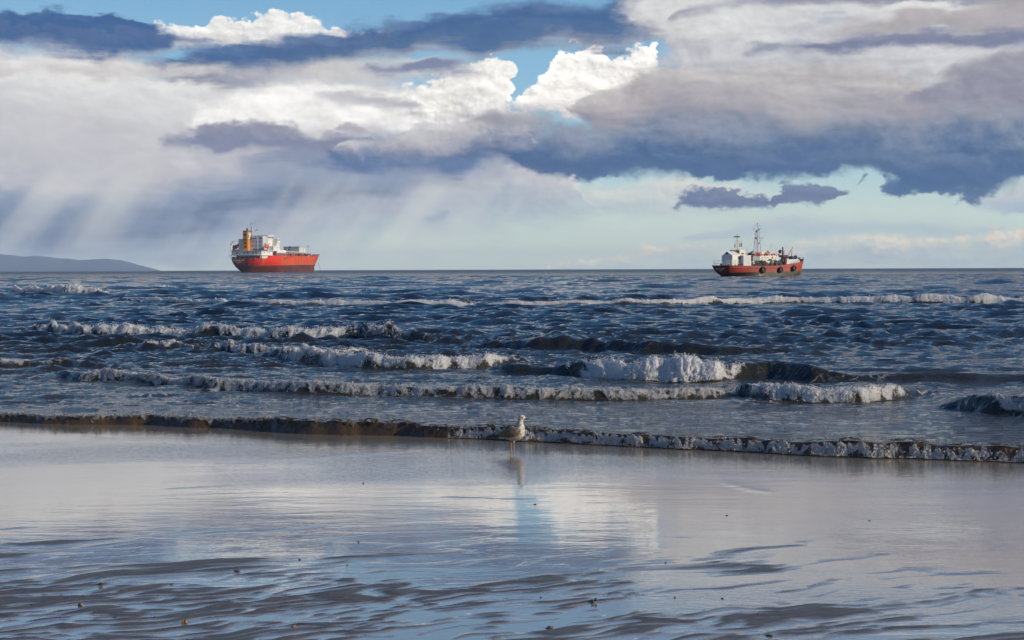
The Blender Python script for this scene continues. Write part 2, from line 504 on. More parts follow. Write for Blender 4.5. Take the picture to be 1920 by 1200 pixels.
def raw_mesh(name, co, faces, mat, attrs=None, smooth=True):
    me = bpy.data.meshes.new(name)
    n, k = faces.shape
    me.vertices.add(len(co))
    me.vertices.foreach_set('co', np.ascontiguousarray(co, np.float32).ravel())
    me.loops.add(n * k)
    me.loops.foreach_set('vertex_index', np.ascontiguousarray(faces, np.int32).ravel())
    me.polygons.add(n)
    me.polygons.foreach_set('loop_start', np.arange(0, n * k, k, dtype=np.int32))
    me.polygons.foreach_set('use_smooth', np.full(n, smooth))
    me.update(calc_edges=True)
    for key, v in (attrs or {}).items():
        at = me.attributes.new(key, 'FLOAT', 'POINT')
        at.data.foreach_set('value', np.ascontiguousarray(v, np.float32))
    return link(name, me, mat)


def tag(o, label=None, cat=None, group=None, kind=None):
    for k, v in (('label', label), ('category', cat), ('group', group), ('kind', kind)):
        if v:
            o[k] = v
    return o


def empty(name, loc=(0, 0, 0), rz=0.0):
    o = bpy.data.objects.new(name, None)
    COL.objects.link(o)
    o.location = loc
    o.rotation_euler = (0, 0, rz)
    return o


class MB:
    """Collects boxes, bars, prisms and lathes; build() links them as one mesh object."""

    def __init__(self):
        self.bm = bmesh.new()

    def box(self, x0, x1, y0, y1, z0, z1, taper=1.0):
        cx, cy = (x0 + x1) / 2, (y0 + y1) / 2
        v = []
        for z, t in ((z0, 1.0), (z1, taper)):
            for x, y in ((x0, y0), (x1, y0), (x1, y1), (x0, y1)):
                v.append(self.bm.verts.new((cx + (x - cx) * t, cy + (y - cy) * t, z)))
        for f in ((3, 2, 1, 0), (4, 5, 6, 7), (0, 1, 5, 4), (1, 2, 6, 5), (2, 3, 7, 6), (3, 0, 4, 7)):
            self.bm.faces.new([v[i] for i in f])
        return self

    def bar(self, p, q, r, r2=None, n=6):
        p, q = Vector(p), Vector(q)
        d = (q - p).normalized()
        a = d.orthogonal().normalized()
        b = d.cross(a)
        r2 = r if r2 is None else r2
        rings = []
        for c, rr in ((p, r), (q, r2)):
            rings.append([self.bm.verts.new(c + (a * math.cos(2 * math.pi * i / n) + b * math.sin(2 * math.pi * i / n)) * rr) for i in range(n)])
        for i in range(n):
            j = (i + 1) % n
            self.bm.faces.new((rings[0][i], rings[0][j], rings[1][j], rings[1][i]))
        self.bm.faces.new(rings[0][::-1])
        self.bm.faces.new(rings[1])
        return self

    def lathe(self, p, axis, prof, n=14):
        """prof: (distance along axis, radius)"""
        p, d = Vector(p), Vector(axis).normalized()
        a = d.orthogonal().normalized()
        b = d.cross(a)
        prev = None
        for t, r in prof:
            ring = [self.bm.verts.new(p + d * t + (a * math.cos(2 * math.pi * i / n) + b * math.sin(2 * math.pi * i / n)) * max(r, 1e-4)) for i in range(n)]
            if prev:
                for i in range(n):
                    j = (i + 1) % n
                    self.bm.faces.new((prev[i], prev[j], ring[j], ring[i]))
            else:
                self.bm.faces.new(ring[::-1])
            prev = ring
        self.bm.faces.new(prev)
        return self

    def prism(self, pts, y0, y1, axis='y'):
        """Outline in (x,z) run along y, or in (y,z) run along x."""
        def P(a, z, k):
            return (a, k, z) if axis == 'y' else (k, a, z)
        f = [self.bm.verts.new(P(a, z, y0)) for a, z in pts]
        b = [self.bm.verts.new(P(a, z, y1)) for a, z in pts]
        self.bm.faces.new(f)
        self.bm.faces.new(b[::-1])
        for i in range(len(pts)):
            j = (i + 1) % len(pts)
            self.bm.faces.new((f[j], f[i], b[i], b[j]))
        return self

    def torus(self, c, axis, R_, r, n=18, m=8):
        c, d = Vector(c), Vector(axis).normalized()
        a = d.orthogonal().normalized()
        b = d.cross(a)
        rings = []
        for i in range(n):
            t = 2 * math.pi * i / n
            o = a * math.cos(t) + b * math.sin(t)
            rings.append([self.bm.verts.new(c + o * (R_ + r * math.cos(2 * math.pi * k / m)) + d * r * math.sin(2 * math.pi * k / m)) for k in range(m)])
        for i in range(n):
            for k in range(m):
                i2, k2 = (i + 1) % n, (k + 1) % m
                self.bm.faces.new((rings[i][k], rings[i2][k], rings[i2][k2], rings[i][k2]))
        return self

    def blob(self, c, rx, ry, rz, seed=0, rough=0.25, sub=2):
        tmp = bmesh.new()
        bmesh.ops.create_icosphere(tmp, subdivisions=sub, radius=1)
        vm = {}
        for v in tmp.verts:
            k = 1 + rough * float(fbm(np.array([v.co.x * 1.4 + seed]), np.array([v.co.y * 1.4]), np.array([v.co.z * 1.4]), 2)[0])
            vm[v] = self.bm.verts.new((c[0] + v.co.x * rx * k, c[1] + v.co.y * ry * k, c[2] + v.co.z * rz * k))
        for f in tmp.faces:
            self.bm.faces.new([vm[v] for v in f.verts])
        tmp.free()
        return self

    def build(self, name, mat, parent=None, bevel=0.0, smooth=False):
        if bevel:
            bmesh.ops.bevel(self.bm, geom=self.bm.edges[:], offset=bevel, segments=2, affect='EDGES', clamp_overlap=True)
        bmesh.ops.recalc_face_normals(self.bm, faces=self.bm.faces[:])
        if smooth:
            for f in self.bm.faces:
                f.smooth = True
        first = None
        for faces in self.clusters():
            keep = set(faces)
            part = self.bm.copy()
            part.faces.ensure_lookup_table()
            gone = [part.faces[f.index] for f in self.bm.faces if f.index not in keep]
            if gone:
                bmesh.ops.delete(part, geom=gone, context='FACES')
            me = bpy.data.meshes.new(name)
            part.to_mesh(me)
            part.free()
            o = link(name, me, mat, parent)
            first = first or o
        self.bm.free()
        return first

    def clusters(self, gap=0.03):
        """Groups of faces that touch: pieces that stand apart become objects of their own."""
        bm = self.bm
        bm.verts.index_update()
        bm.faces.index_update()
        up = list(range(len(bm.verts)))

        def root(i):
            while up[i] != i:
                up[i] = up[up[i]]
                i = up[i]
            return i

        for e in bm.edges:
            a, b = root(e.verts[0].index), root(e.verts[1].index)
            up[a] = b
        boxes = {}
        for v in bm.verts:
            r = root(v.index)
            c = v.co
            if r in boxes:
                lo, hi = boxes[r]
                boxes[r] = ([min(x, y) for x, y in zip(lo, c)], [max(x, y) for x, y in zip(hi, c)])
            else:
                boxes[r] = (list(c), list(c))
        keys = list(boxes)
        grp = {k: k for k in keys}

        def groot(k):
            while grp[k] != k:
                k = grp[k]
            return k

        for i, a in enumerate(keys):
            for b in keys[:i]:
                (l1, h1), (l2, h2) = boxes[a], boxes[b]
                if all(l1[q] - gap <= h2[q] and l2[q] - gap <= h1[q] for q in range(3)):
                    grp[groot(a)] = groot(b)
        out = {}
        for f in bm.faces:
            out.setdefault(groot(root(f.verts[0].index)), []).append(f.index)
        return list(out.values())


def ico_arrays(sub):
    tmp = bmesh.new()
    bmesh.ops.create_icosphere(tmp, subdivisions=sub, radius=1)
    co = np.array([v.co[:] for v in tmp.verts], np.float32)
    fa = np.array([[v.index for v in f.verts] for f in tmp.faces], np.int32)
    tmp.free()
    return co, fa


# ------------------------------------------------------------------ the beach, the water film on it and the sea
SLOPE, Y_MEAN = 0.0168, 17.6


def beach_plane(y):
    return SLOPE * (Y_MEAN - y)


PX = []
# breaking waves: where the foot of each runs (as seen in the photograph, laid out on the water), its height in
# pixels along the way, widths of face and back as multiples of the height
def path(pts):
    PX.append(pts)
    w = [ground(px, py) for px, py, _ in pts]
    xs = np.array([p[0] for p in w])
    ys = np.array([p[1] for p in w])
    hs = np.array([h * 2.2 / (py - 505) for _, py, h in pts])
    return xs.astype(np.float32), ys.astype(np.float32), hs.astype(np.float32)


BREAKERS = {
    'shore': dict(p=path([(-400, 778, 10.7), (0, 783, 12.3), (200, 791, 15.6), (420, 797, 18), (520, 805, 21.3), (660, 812, 23), (800, 817, 23), (960, 826, 23), (1100, 834, 23), (1300, 843, 23), (1500, 853, 24.6), (1700, 863, 27.1), (1920, 873, 28.7), (2400, 897, 29.5)]), face=0.55, back=9.0),
    'second': dict(p=path([(60, 700, 0), (150, 712, 12.5), (190, 713, 20.3), (240, 716, 14), (400, 729, 14), (600, 738, 15.6), (800, 744, 14), (1000, 749, 15.6), (1200, 749, 15.6), (1340, 747, 12.5), (1400, 745, 4.7)]), face=1.0, back=7.0),
    'second_right': dict(p=path([(1375, 738, 0), (1395, 744, 17.6), (1440, 750, 24), (1520, 753, 20.8), (1620, 753, 20.8), (1690, 747, 17.6), (1730, 742, 8), (1790, 740, 0)]), face=1.0, back=5.0),
    'corner': dict(p=path([(1760, 764, 0), (1800, 767, 13.6), (1840, 773, 25.5), (1920, 779, 30.6), (2100, 786, 28.9), (2300, 800, 17)]), face=1.3, back=5.0),
    'main': dict(p=path([(900, 690, 0), (960, 697, 11), (1060, 702, 18.4), (1080, 704, 25.8), (1110, 706, 31.3), (1150, 709, 29.4), (1190, 711, 27.6), (1230, 712, 35), (1262, 713, 40.5), (1300, 713, 35), (1340, 713, 27.6), (1380, 710, 27.6), (1440, 708, 31.3), (1520, 712, 27.6), (1600, 714, 12.9), (1700, 715, 14.7), (1800, 716, 16.6), (1920, 716, 12.9), (2100, 716, 9.2)]), face=1.3, back=4.0),
    'middle': dict(p=path([(470, 668, 0), (515, 672, 14.4), (560, 680, 19.2), (620, 686, 20.8), (700, 691, 19.2), (800, 693, 17.6), (900, 691, 17.6), (960, 686, 12.8), (1010, 684, 6.4), (1060, 684, 0)]), face=1.3, back=4.5),
    'middle_left': dict(p=path([(370, 652, 0), (400, 658, 12), (450, 662, 13.5), (520, 664, 10.5), (640, 662, 7.5), (700, 658, 3)]), face=1.3, back=4.5),
    'far_left': dict(p=path([(-200, 620, 4.9), (40, 620, 6.6), (100, 624, 11.5), (150, 632, 18), (290, 634, 18), (400, 635, 16.4), (520, 638, 16.4), (600, 638, 19.7), (670, 636, 21.3), (720, 640, 21.3), (800, 642, 14.8), (840, 640, 6.6), (900, 636, 0)]), face=1.2, back=4.0),
    'far_mid': dict(p=path([(900, 652, 0), (970, 655, 20), (1010, 656, 28), (1090, 656, 22), (1200, 660, 16), (1350, 664, 14), (1500, 662, 10), (1560, 660, 0)]), face=1.3, back=4.0),
    'left_low': dict(p=path([(-200, 686, 11.2), (0, 690, 12.8), (60, 690, 14.4), (110, 688, 14.4), (180, 690, 4.8)]), face=1.0, back=4.0),
    'left_mid': dict(p=path([(220, 652, 0), (270, 656, 14), (330, 656, 14), (400, 652, 6), (440, 650, 0)]), face=1.0, back=4.0),
    'line': dict(p=path([(180, 562, 0), (260, 569, 6.5), (400, 572, 7.2), (500, 573, 7.9), (750, 574, 7.9), (1000, 573, 7.9), (1250, 572, 8.6), (1380, 570, 8.6), (1500, 569, 10.8), (1700, 569, 10.8), (1920, 569, 10.8), (2300, 570, 10.1)]), face=1.3, back=3.5),
    'far_foam': dict(p=path([(-200, 546, 7.5), (10, 550, 9), (60, 553, 11.2), (120, 555, 14.2), (180, 555, 10.5), (220, 554, 4.5)]), face=1.3, back=3.0),
    'far_foam_right': dict(p=path([(200, 544, 3.2), (215, 545, 8.8), (290, 545, 10.4), (345, 543, 11.2), (370, 542, 0)]), face=1.3, back=3.0),
    'swell_a': dict(p=path([(620, 549, 0), (700, 551, 6), (800, 551, 6), (880, 548, 2.5), (930, 546, 0)]), face=2.4, back=3.0),
    'swell_b': dict(p=path([(1380, 604, 0), (1500, 612, 6.3), (1650, 618, 7), (1800, 620, 7), (1920, 622, 6.3), (2300, 624, 4.9)]), face=3.0, back=3.5),
    'swell_c': dict(p=path([(1300, 632, 0), (1450, 640, 6.3), (1560, 644, 7), (1700, 648, 6.3), (1850, 652, 6.3), (1920, 652, 4.9), (2200, 652, 3.5)]), face=3.0, back=3.5),
    'swell_d': dict(p=path([(0, 600, 5), (150, 604, 6), (300, 602, 5), (450, 598, 4), (600, 600, 0)]), face=3.0, back=3.5),
    'swell_e': dict(p=path([(930, 600, 0), (1020, 606, 6), (1150, 608, 7), (1300, 606, 0)]), face=3.0, back=3.5),
    'swell_f': dict(p=path([(1500, 690, 0), (1620, 696, 6), (1760, 698, 7), (1920, 694, 7), (2200, 690, 5)]), face=2.4, back=4.0),
}
for _i, (_nm, b) in enumerate(BREAKERS.items()):
    b['name'] = _nm
    b['i'] = _i
    b['px'] = PX[_i]


FOAMY = {'main': (1060, 1390), 'second': (140, 1390), 'second_right': (1390, 1710), 'corner': (1830, 2400), 'middle': (510, 980), 'middle_left': (395, 700), 'far_left': (60, 770),
         'far_mid': (975, 1030), 'left_low': (-300, 70), 'left_mid': (265, 350), 'line': (255, 2400), 'far_foam': (-300, 205), 'far_foam_right': (210, 325)}


def foamy(b, name, x):
    """1 where this breaker has broken, little where it still rolls smooth."""
    p0, p1 = FOAMY[name]
    px = [q[0] for q in b['px']]
    xa, xb = np.interp(p0, px, b['p'][0]), np.interp(p1, px, b['p'][0])
    w = 0.03 * np.mean(b['p'][1])
    return 0.12 + 0.88 * sstep(x, xa - w, xa + w) * (1 - sstep(x, xb - w, xb + w))


def crest_line(b, x):
    """Foot line and height of a breaker at x."""
    xs, ys, hs = b['p']
    yf = np.interp(x, xs, ys)
    sl0, sl1 = (ys[1] - ys[0]) / (xs[1] - xs[0]), (ys[-1] - ys[-2]) / (xs[-1] - xs[-2])
    yf = np.where(x < xs[0], ys[0] + (x - xs[0]) * sl0, np.where(x > xs[-1], ys[-1] + (x - xs[-1]) * sl1, yf))
    h = np.interp(x, xs, hs)
    span = 3.0
    h = np.where(x < xs[0], hs[0] * np.exp((x - xs[0]) / span), np.where(x > xs[-1], hs[-1] * np.exp(-(x - xs[-1]) / span), h))
    d = np.mean(ys)
    k = 10.0 / d
    yf = yf + fbm(x * k * 0.6, b['i'] * 7.1, 0.5, 3) * 0.35 / k * 0.35
    if b['name'] == 'shore':
        yf = yf + 0.16 * fbm(x * 0.8, 4.0, 7.7, 3) + 0.05 * perlin(x * 3.1, 2.0, 1.0)
    h = h * (1 + (0.22 if 'swell' not in b.get('name', '') else 0.08) * fbm(x * k * 1.3, b['i'] * 3.3, 9.5, 3))
    return yf, h


CX = np.linspace(-120, 120, 24001).astype(np.float32)
for b in BREAKERS.values():
    b['table'] = crest_line(b, CX)


def crest(b, x):
    yf, h = b['table']
    return np.interp(x, CX, yf).astype(np.float32), np.interp(x, CX, h).astype(np.float32)


def profile(b, s, h):
    hh = np.maximum(h, 1e-3)
    wf, wb = b['face'] * hh + 0.03, b['back'] * hh + 0.1
    s = s + wf * 0.3 * b.get('lobe', 0.0)
    t = s / wf
    front = hh * sstep(t) ** 0.8
    back = hh * np.exp(-np.abs((s - wf) / wb) ** 1.25)
    trough = -0.13 * hh * np.exp(s / (2.6 * hh + 0.05))
    return np.where(s < 0, trough, np.where(s < wf, front - 0.13 * hh * (1 - sstep(t)), back))


# wind chop
_w = np.random.default_rng(5)
CHOP = []
for lam0, lam1, n, slope in ((4.0, 11.0, 12, 0.10), (0.8, 2.8, 30, 0.28), (0.30, 0.9, 34, 0.46)):
    for _ in range(n):
        lam = math.exp(_w.uniform(math.log(lam0), math.log(lam1)))
        th = _w.normal(0, 0.38) - 0.18
        CHOP.append((lam, math.sin(th), math.cos(th), _w.uniform(0, 6.28), slope * lam / 6.28 / math.sqrt(n / 2)))


def chop(X, Y, spacing):
    z = np.zeros_like(X)
    wx = X + 0.8 * perlin(X * 0.15, Y * 0.15, 2.0)
    wy = Y + 0.8 * perlin(X * 0.15, Y * 0.15, 8.0)
    for lam, sx, cy, ph, a in CHOP:
        fade = np.clip(lam / (3.2 * spacing) - 0.6, 0, 1)
        if lam > 4.0:
            fade = fade * sstep(Y, 45, 140)
        elif lam > 0.9:
            fade = fade * (0.25 + 0.75 * sstep(Y, 28, 60)) * sstep(Y, 19, 28)
        else:
            fade = fade * (0.22 + 0.78 * sstep(Y, 25, 42)) * (0.3 + 0.7 * sstep(Y, 18.2, 24))
        s = np.sin((wx * sx + wy * cy) * (6.2832 / lam) + ph)
        z += a * fade * (np.exp(1.3 * s) - 1.47) * 0.56
    gust = 0.8 + 0.85 * np.clip(0.5 + fbm(X * 0.03, Y * 0.06, 3.3, 3), 0, 1)
    return z * gust


def sea_height(X, Y, spacing, full=False):
    z = np.zeros_like(X)
    foam = np.zeros_like(X)
    nearest = np.zeros_like(X)
    for name, b in BREAKERS.items():
        yf, h = crest(b, X)
        s = Y - yf
        reach = 7 * b['back'] * np.max(b['p'][2]) + 3
        sel = (s > -3) & (s < reach) & (h > 0.004)
        if not sel.any():
            continue
        if name == 'shore':
            continue
        kk = 3.0 / np.mean(b['p'][1]) * 10
        b['lobe'] = (0.2 if name.startswith('swell') else 1.0) * fbm(X[sel] * kk, Y[sel] * kk * 0.8, 2.0 + b['i'], 3)
        z[sel] += profile(b, s[sel], h[sel])
        b['lobe'] = 0.0
        hh = np.maximum(h[sel], 1e-3)
        if not name.startswith('swell'):
            q = (s[sel] - b['face'] * hh) / hh
            tr = np.where(q > 0, np.exp(-q / (9.0 if name != 'line' else 3.0)), np.exp(q / 0.35)) * np.clip(hh / 0.12, 0, 1) * foamy(b, name, X[sel])
            foam[sel] = np.maximum(foam[sel], tr)
    z += chop(X, Y, spacing)
    b = BREAKERS['shore']
    yf, h = crest(b, X)
    s = Y - yf
    bank = beach_plane(yf) + 0.006
    lvl = bank + (0.0 - bank) * sstep(s, 0.4, 5.0)
    # the bore's face is torn into lobes
    lobe = fbm(X * 3.2, s * 5.0, 1.0, 4)
    hh = h * (1 + 0.16 * fbm(X * 2.0, 3.0, 4.0, 3))
    face = 0.5 * hh + 0.02
    t = s / face + 0.22 * lobe
    front = hh * np.clip(1 - (1 - np.clip(t, 0, 1)) ** 2.6, 0, 1)
    back = hh * (0.3 + 0.7 * np.exp(-np.abs((s - face) / 0.75) ** 1.1)) * np.exp(-np.clip(s - face, 0, None) / 3.4)
    zb = np.where(t < 1, front, back + 0.012 * lobe * np.exp(-np.clip(s, 0, None) * 2.2))
    zs = np.where(s > 0, z * sstep(s, 0.0, 2.0) + lvl + zb, bank - 0.02 - np.clip(-s, 0, 0.6) * 0.3 + np.clip(t, 0, 1) * 0)
    foam = np.maximum(foam, 0.62 * np.clip(0.35 + fbm(X * 0.35, Y * 0.6, 21.0, 3), 0, 1) * (1 - sstep(Y, 25, 34)))
    foam = np.maximum(foam * sstep(s, 0.2, 3.0), 0.75 * np.exp(-np.clip(s - face, 0, None) / 1.1) * (s > face))
    return (zs, foam, np.exp(-np.clip(s, 0, None) / 1.6)) if full else zs


def sea_rows():
    y, out = 15.0, []
    while y < 16500:
        out.append(y)
        y += y * (0.0032 if y < 48 else 0.0040 if y < 130 else 0.0056 if y < 500 else 0.035)
    return np.array(out)


_rows = sea_rows().astype(np.float32)
_u = np.linspace(-1, 1, 900, dtype=np.float32)
SX = _u[None, :] * (_rows[:, None] * 0.46 + 2.5)
SY = np.repeat(_rows[:, None], 900, 1)
_sp = np.gradient(_rows)[:, None] * np.ones((1, 900), np.float32)
_sp = np.where(SY < 200, np.maximum(_sp, 0.06), _sp * 0.8)
# rows lean with the shore so that the steep bore is well sampled
_lean = np.interp(SX, BREAKERS['shore']['p'][0], BREAKERS['shore']['p'][1] - 18.0)
SY = SY + _lean * (1 - sstep(SY, 16, 60))
SZ, SF, SS = sea_height(SX, SY, _sp, True)
SZ = np.where(SY > 700, SZ * 0.6, SZ)


def sea_build(g_, b, nt):
    co = objco(nt)
    sp = nt.nodes.new('ShaderNodeSeparateXYZ')
    nt.links.new(co, sp.inputs[0])
    x, y = sp.outputs[0], sp.outputs[1]
    near = g_.remap(y, 17.0, 60.0, 1, 0)
    far = g_.remap(y, 60.0, 700.0)
    silt = g_.noise(g_.vec(g_.math('MULTIPLY', x, 0.25), g_.math('MULTIPLY', y, 0.5), 0.0), 1.0, 4)
    body = g_.mix(near, (0.003, 0.010, 0.018), (0.030, 0.024, 0.010))
    body = g_.mix(g_.math('MULTIPLY', silt, 0.5), body, (0.022, 0.022, 0.010))
    body = g_.mix(attr(nt, 'silt'), body, (0.062, 0.040, 0.020))
    # lacy foam left behind by the breakers
    f = attr(nt, 'foam')
    wx = g_.math('MULTIPLY', x, 4.6)
    lace = nt.nodes.new('ShaderNodeTexVoronoi')
    lace.feature = 'DISTANCE_TO_EDGE'
    lace.inputs['Scale'].default_value = 1.0
    warp = nt.nodes.new('ShaderNodeTexNoise')
    warp.inputs['Scale'].default_value = 1.3
    warp.inputs['Detail'].default_value = 5
    nt.links.new(co, warp.inputs['Vector'])
    wv_ = g_.vmath('ADD', g_.vec(wx, g_.math('MULTIPLY', y, 6.5), 0.0), g_.scale_col(warp.outputs['Color'], 2.4))
    g_.put(lace.inputs['Vector'], wv_)
    patch = g_.noise(g_.vec(g_.math('MULTIPLY', x, 0.5), g_.math('MULTIPLY', y, 0.9), 3.0), 1.0, 6, 0.6)
    thin = g_.remap(lace.outputs['Distance'], 0.0, g_.math('MULTIPLY', f, 0.34), 1, 0)
    fo = g_.math('MULTIPLY', thin, g_.remap(g_.math('MULTIPLY_ADD', patch, 0.9, g_.math('MULTIPLY', f, 0.75)), 0.48, 0.85))
    tear = g_.noise(g_.vec(g_.math('MULTIPLY', x, 3.1), g_.math('MULTIPLY', y, 5.0), 9.0), 1.0, 5, 0.65)
    fo = g_.math('MULTIPLY', fo, g_.remap(tear, 0.44, 0.62))
    solid = g_.remap(g_.math('MULTIPLY_ADD', patch, 0.6, f), 1.2, 1.5)
    fo = g_.math('MAXIMUM', fo, solid)
    fo = g_.math('MULTIPLY', fo, 0.8)
    nt.links.new(g_.mix(fo, body, (0.62, 0.60, 0.56)), b.inputs['Base Color'])
    g_.put(b.inputs['Roughness'], g_.math('ADD', g_.math('ADD', g_.math('MULTIPLY_ADD', far, 0.05, 0.025), g_.remap(y, 250.0, 1500.0, 0.0, 0.25)), g_.math('MULTIPLY', fo, 0.6)))
    b.inputs['IOR'].default_value = 1.36
    # ripples too small for the mesh
    r1 = g_.noise(g_.vec(g_.math('MULTIPLY', x, 1.9), g_.math('MULTIPLY', y, 6.0), 0.0), 1.0, 6, 0.62, 0.4)
    r3 = g_.noise(g_.vec(g_.math('MULTIPLY', x, 7.0), g_.math('MULTIPLY', y, 15.0), 2.0), 1.0, 3, 0.6, 0.3)
    r1 = g_.math('MULTIPLY_ADD', r3, 0.28, r1)
    r2 = g_.noise(g_.vec(g_.math('MULTIPLY', x, 0.35), g_.math('MULTIPLY', y, 0.8), 7.0), 1.0, 5, 0.6, 0.3)
    n1 = bump(g_, r1, g_.remap(y, 18.0, 45.0, 0.050, 0.085, smooth=False), 1.0)
    n2 = bump(g_, r2, g_.math('MULTIPLY', far, 2.6), 1.0, n1)
    nt.links.new(n2, b.inputs['Normal'])


M_SEA = material('sea_water', build=sea_build)
sea = grid_mesh('sea', SX, SY, SZ, M_SEA, {'foam': SF, 'silt': SS})
tag(sea, 'choppy dark blue and brown sea with rows of breaking waves', kind='structure')
# ------------------------------------------------------------------ beach
BX = np.concatenate([np.linspace(-60, -9.2, 30), np.linspace(-9, 9, 580), np.linspace(9.2, 60, 30)])
BY = np.concatenate([np.linspace(-12, 6.3, 24), np.arange(6.4, 14.0, 0.024), np.arange(14.0, 23.0, 0.15)])
GX, GY = np.meshgrid(BX, BY)


FILM_BASE = (0.250, 0.205, 0.140)


def sand_relief(X, Y):
    """Metres above the water film: bars, ribs and ripples that rise from it towards the camera."""
    wx = X + 0.35 * fbm(X * 0.8, Y * 1.6, 2.0, 3)
    wy = Y + 0.16 * fbm(X * 0.9, Y * 1.1, 6.0, 3) - 0.42 * X
    bars = fbm(wx * 0.45, wy * 1.9, 1.0, 4)
    ribs = fbm(wx * 1.5, wy * 5.2, 5.0, 4)
    fine = perlin(wx * 4.2, wy * 15.0, 9.0)
    fine2 = perlin(wx * 9.0, wy * 26.0, 4.0)
    k = 1 - sstep(Y + 0.05 * X, 8.6, 14.4)                       # near the camera
    lev = -0.0160 + 0.0168 * k + 0.006 * k * np.clip(-X / 3.5, -1, 1)
    lev = lev - 0.01 * sstep(Y, 11.5, 14) + 0.004 * k * sstep(X, -0.5, 2.5)
    ripple_zone = sstep(1 - sstep(Y, 8.0, 10.8) + 0.35 * fbm(X * 0.5, Y, 3.0, 2), 0.2, 0.8) * (0.25 + 0.75 * sstep(-X, -2.4, 1.0))
    return lev + bars * 0.014 * (0.4 + 0.6 * k) * (1 - 0.5 * ripple_zone) + ribs * 0.009 * k + (fine * 0.015 + fine2 * 0.005) * ripple_zone + (fine * 0.003 + fine2 * 0.0012) * k


RELIEF_B = sand_relief(GX, GY)
bank_back = np.clip(4.0 - GY, 0, None) * 0.01
GZ = beach_plane(GY) + RELIEF_B + bank_back
GZ = np.where(GY > 15, np.minimum(GZ, beach_plane(GY) - 0.012), GZ)


def sand_build(g_, b, nt):
    co = objco(nt)
    h = attr(nt, 'above')                                  # millimetres above the film
    grain = g_.noise(co, 180.0, 4, 0.7)
    blot = g_.noise(co, 1.6, 5, 0.6)
    wet = g_.remap(g_.math('MULTIPLY_ADD', blot, 8.0, h), 2.0, 18.0)
    c = g_.mix(blot, (0.040, 0.036, 0.030), (0.105, 0.095, 0.078))
    c = g_.mix(g_.math('MULTIPLY', wet, 0.6), c, (0.125, 0.113, 0.095))
    c = g_.mix(g_.math('MULTIPLY', g_.remap(grain, 0.45, 0.7), 0.35), c, (0.03, 0.028, 0.026))
    dry = g_.remap(g_.math('MULTIPLY_ADD', g_.math('ADD', blot, -0.5), 5.0, h), 0.4, 8.0)
    nt.links.new(g_.mix(dry, FILM_BASE, c), b.inputs['Base Color'])
    g_.put(b.inputs['Roughness'], g_.math('MULTIPLY_ADD', dry, 0.42, 0.05))
    g_.put(b.inputs['IOR'], g_.math('MULTIPLY_ADD', dry, -1.52, 2.9))
    g_.put(b.inputs['Coat Weight'], g_.math('MULTIPLY_ADD', dry, -0.6, 0.6))
    n1 = bump(g_, grain, g_.math('MULTIPLY', dry, 0.004), 0.9)
    n2 = bump(g_, g_.noise(g_.vmath('MULTIPLY', co, (7.0, 26.0, 20.0)), 1.0, 5), g_.math('MULTIPLY_ADD', dry, 0.020, 0.003), 1.0, n1)
    nt.links.new(n2, b.inputs['Normal'])


M_SAND = material('wet_sand', build=sand_build)
beach = grid_mesh('beach', GX, GY, GZ, M_SAND, {'above': (RELIEF_B + bank_back) * 1000})
tag(beach, 'flat wet grey sand beach with low ripples and pools', kind='structure')

# the thin sheet of water left by the last wave
FX, FY = np.meshgrid(np.concatenate([np.linspace(-30, -9.2, 30), np.linspace(-9, 9, 330), np.linspace(9.2, 30, 30)]), np.concatenate([np.linspace(5.0, 9, 60), np.arange(9.03, 22.0, 0.045)]))
FZ = beach_plane(FY) + 0.0008 * perlin(FX * 0.7, FY * 1.4, 1.0)


def wavelet(pts, amp, width, tip=0.12):
    """A small step in the film along a line seen in the photograph."""
    global FZ
    w = np.array([ground(*p) for p in pts])
    o = np.argsort(w[:, 0])
    w = w[o]
    yl = np.interp(FX, w[:, 0], w[:, 1]) + 0.04 * perlin(FX * 2.0, 3.0, amp * 900)
    env = sstep(FX, w[0, 0], w[0, 0] + tip * (w[-1, 0] - w[0, 0])) * (1 - sstep(FX, w[-1, 0] - 2.5 * tip * (w[-1, 0] - w[0, 0]), w[-1, 0]))
    s = FY - yl
    FZ = FZ + 0.45 * amp * env * np.where(s < 0, np.exp(-(s / (width * 0.5)) ** 2), np.exp(-s / (width * 6)))


wavelet([(380, 874), (480, 872), (600, 862), (700, 853), (840, 842)], 0.009, 0.10)
wavelet([(1350, 915), (1400, 932), (1462, 941)], 0.010, 0.06)
wavelet([(970, 842), (985, 836), (1010, 834)], 0.012, 0.05)
wavelet([(60, 815), (300, 822), (480, 846)], 0.003, 0.08)
wavelet([(820, 946), (960, 950), (1040, 949)], 0.004, 0.05)
wavelet([(1560, 995), (1720, 1006), (1920, 1022)], 0.006, 0.06)
wavelet([(280, 930), (460, 918), (660, 905)], 0.003, 0.06)
wavelet([(1300, 1090), (1420, 1066), (1520, 1050)], 0.003, 0.05)


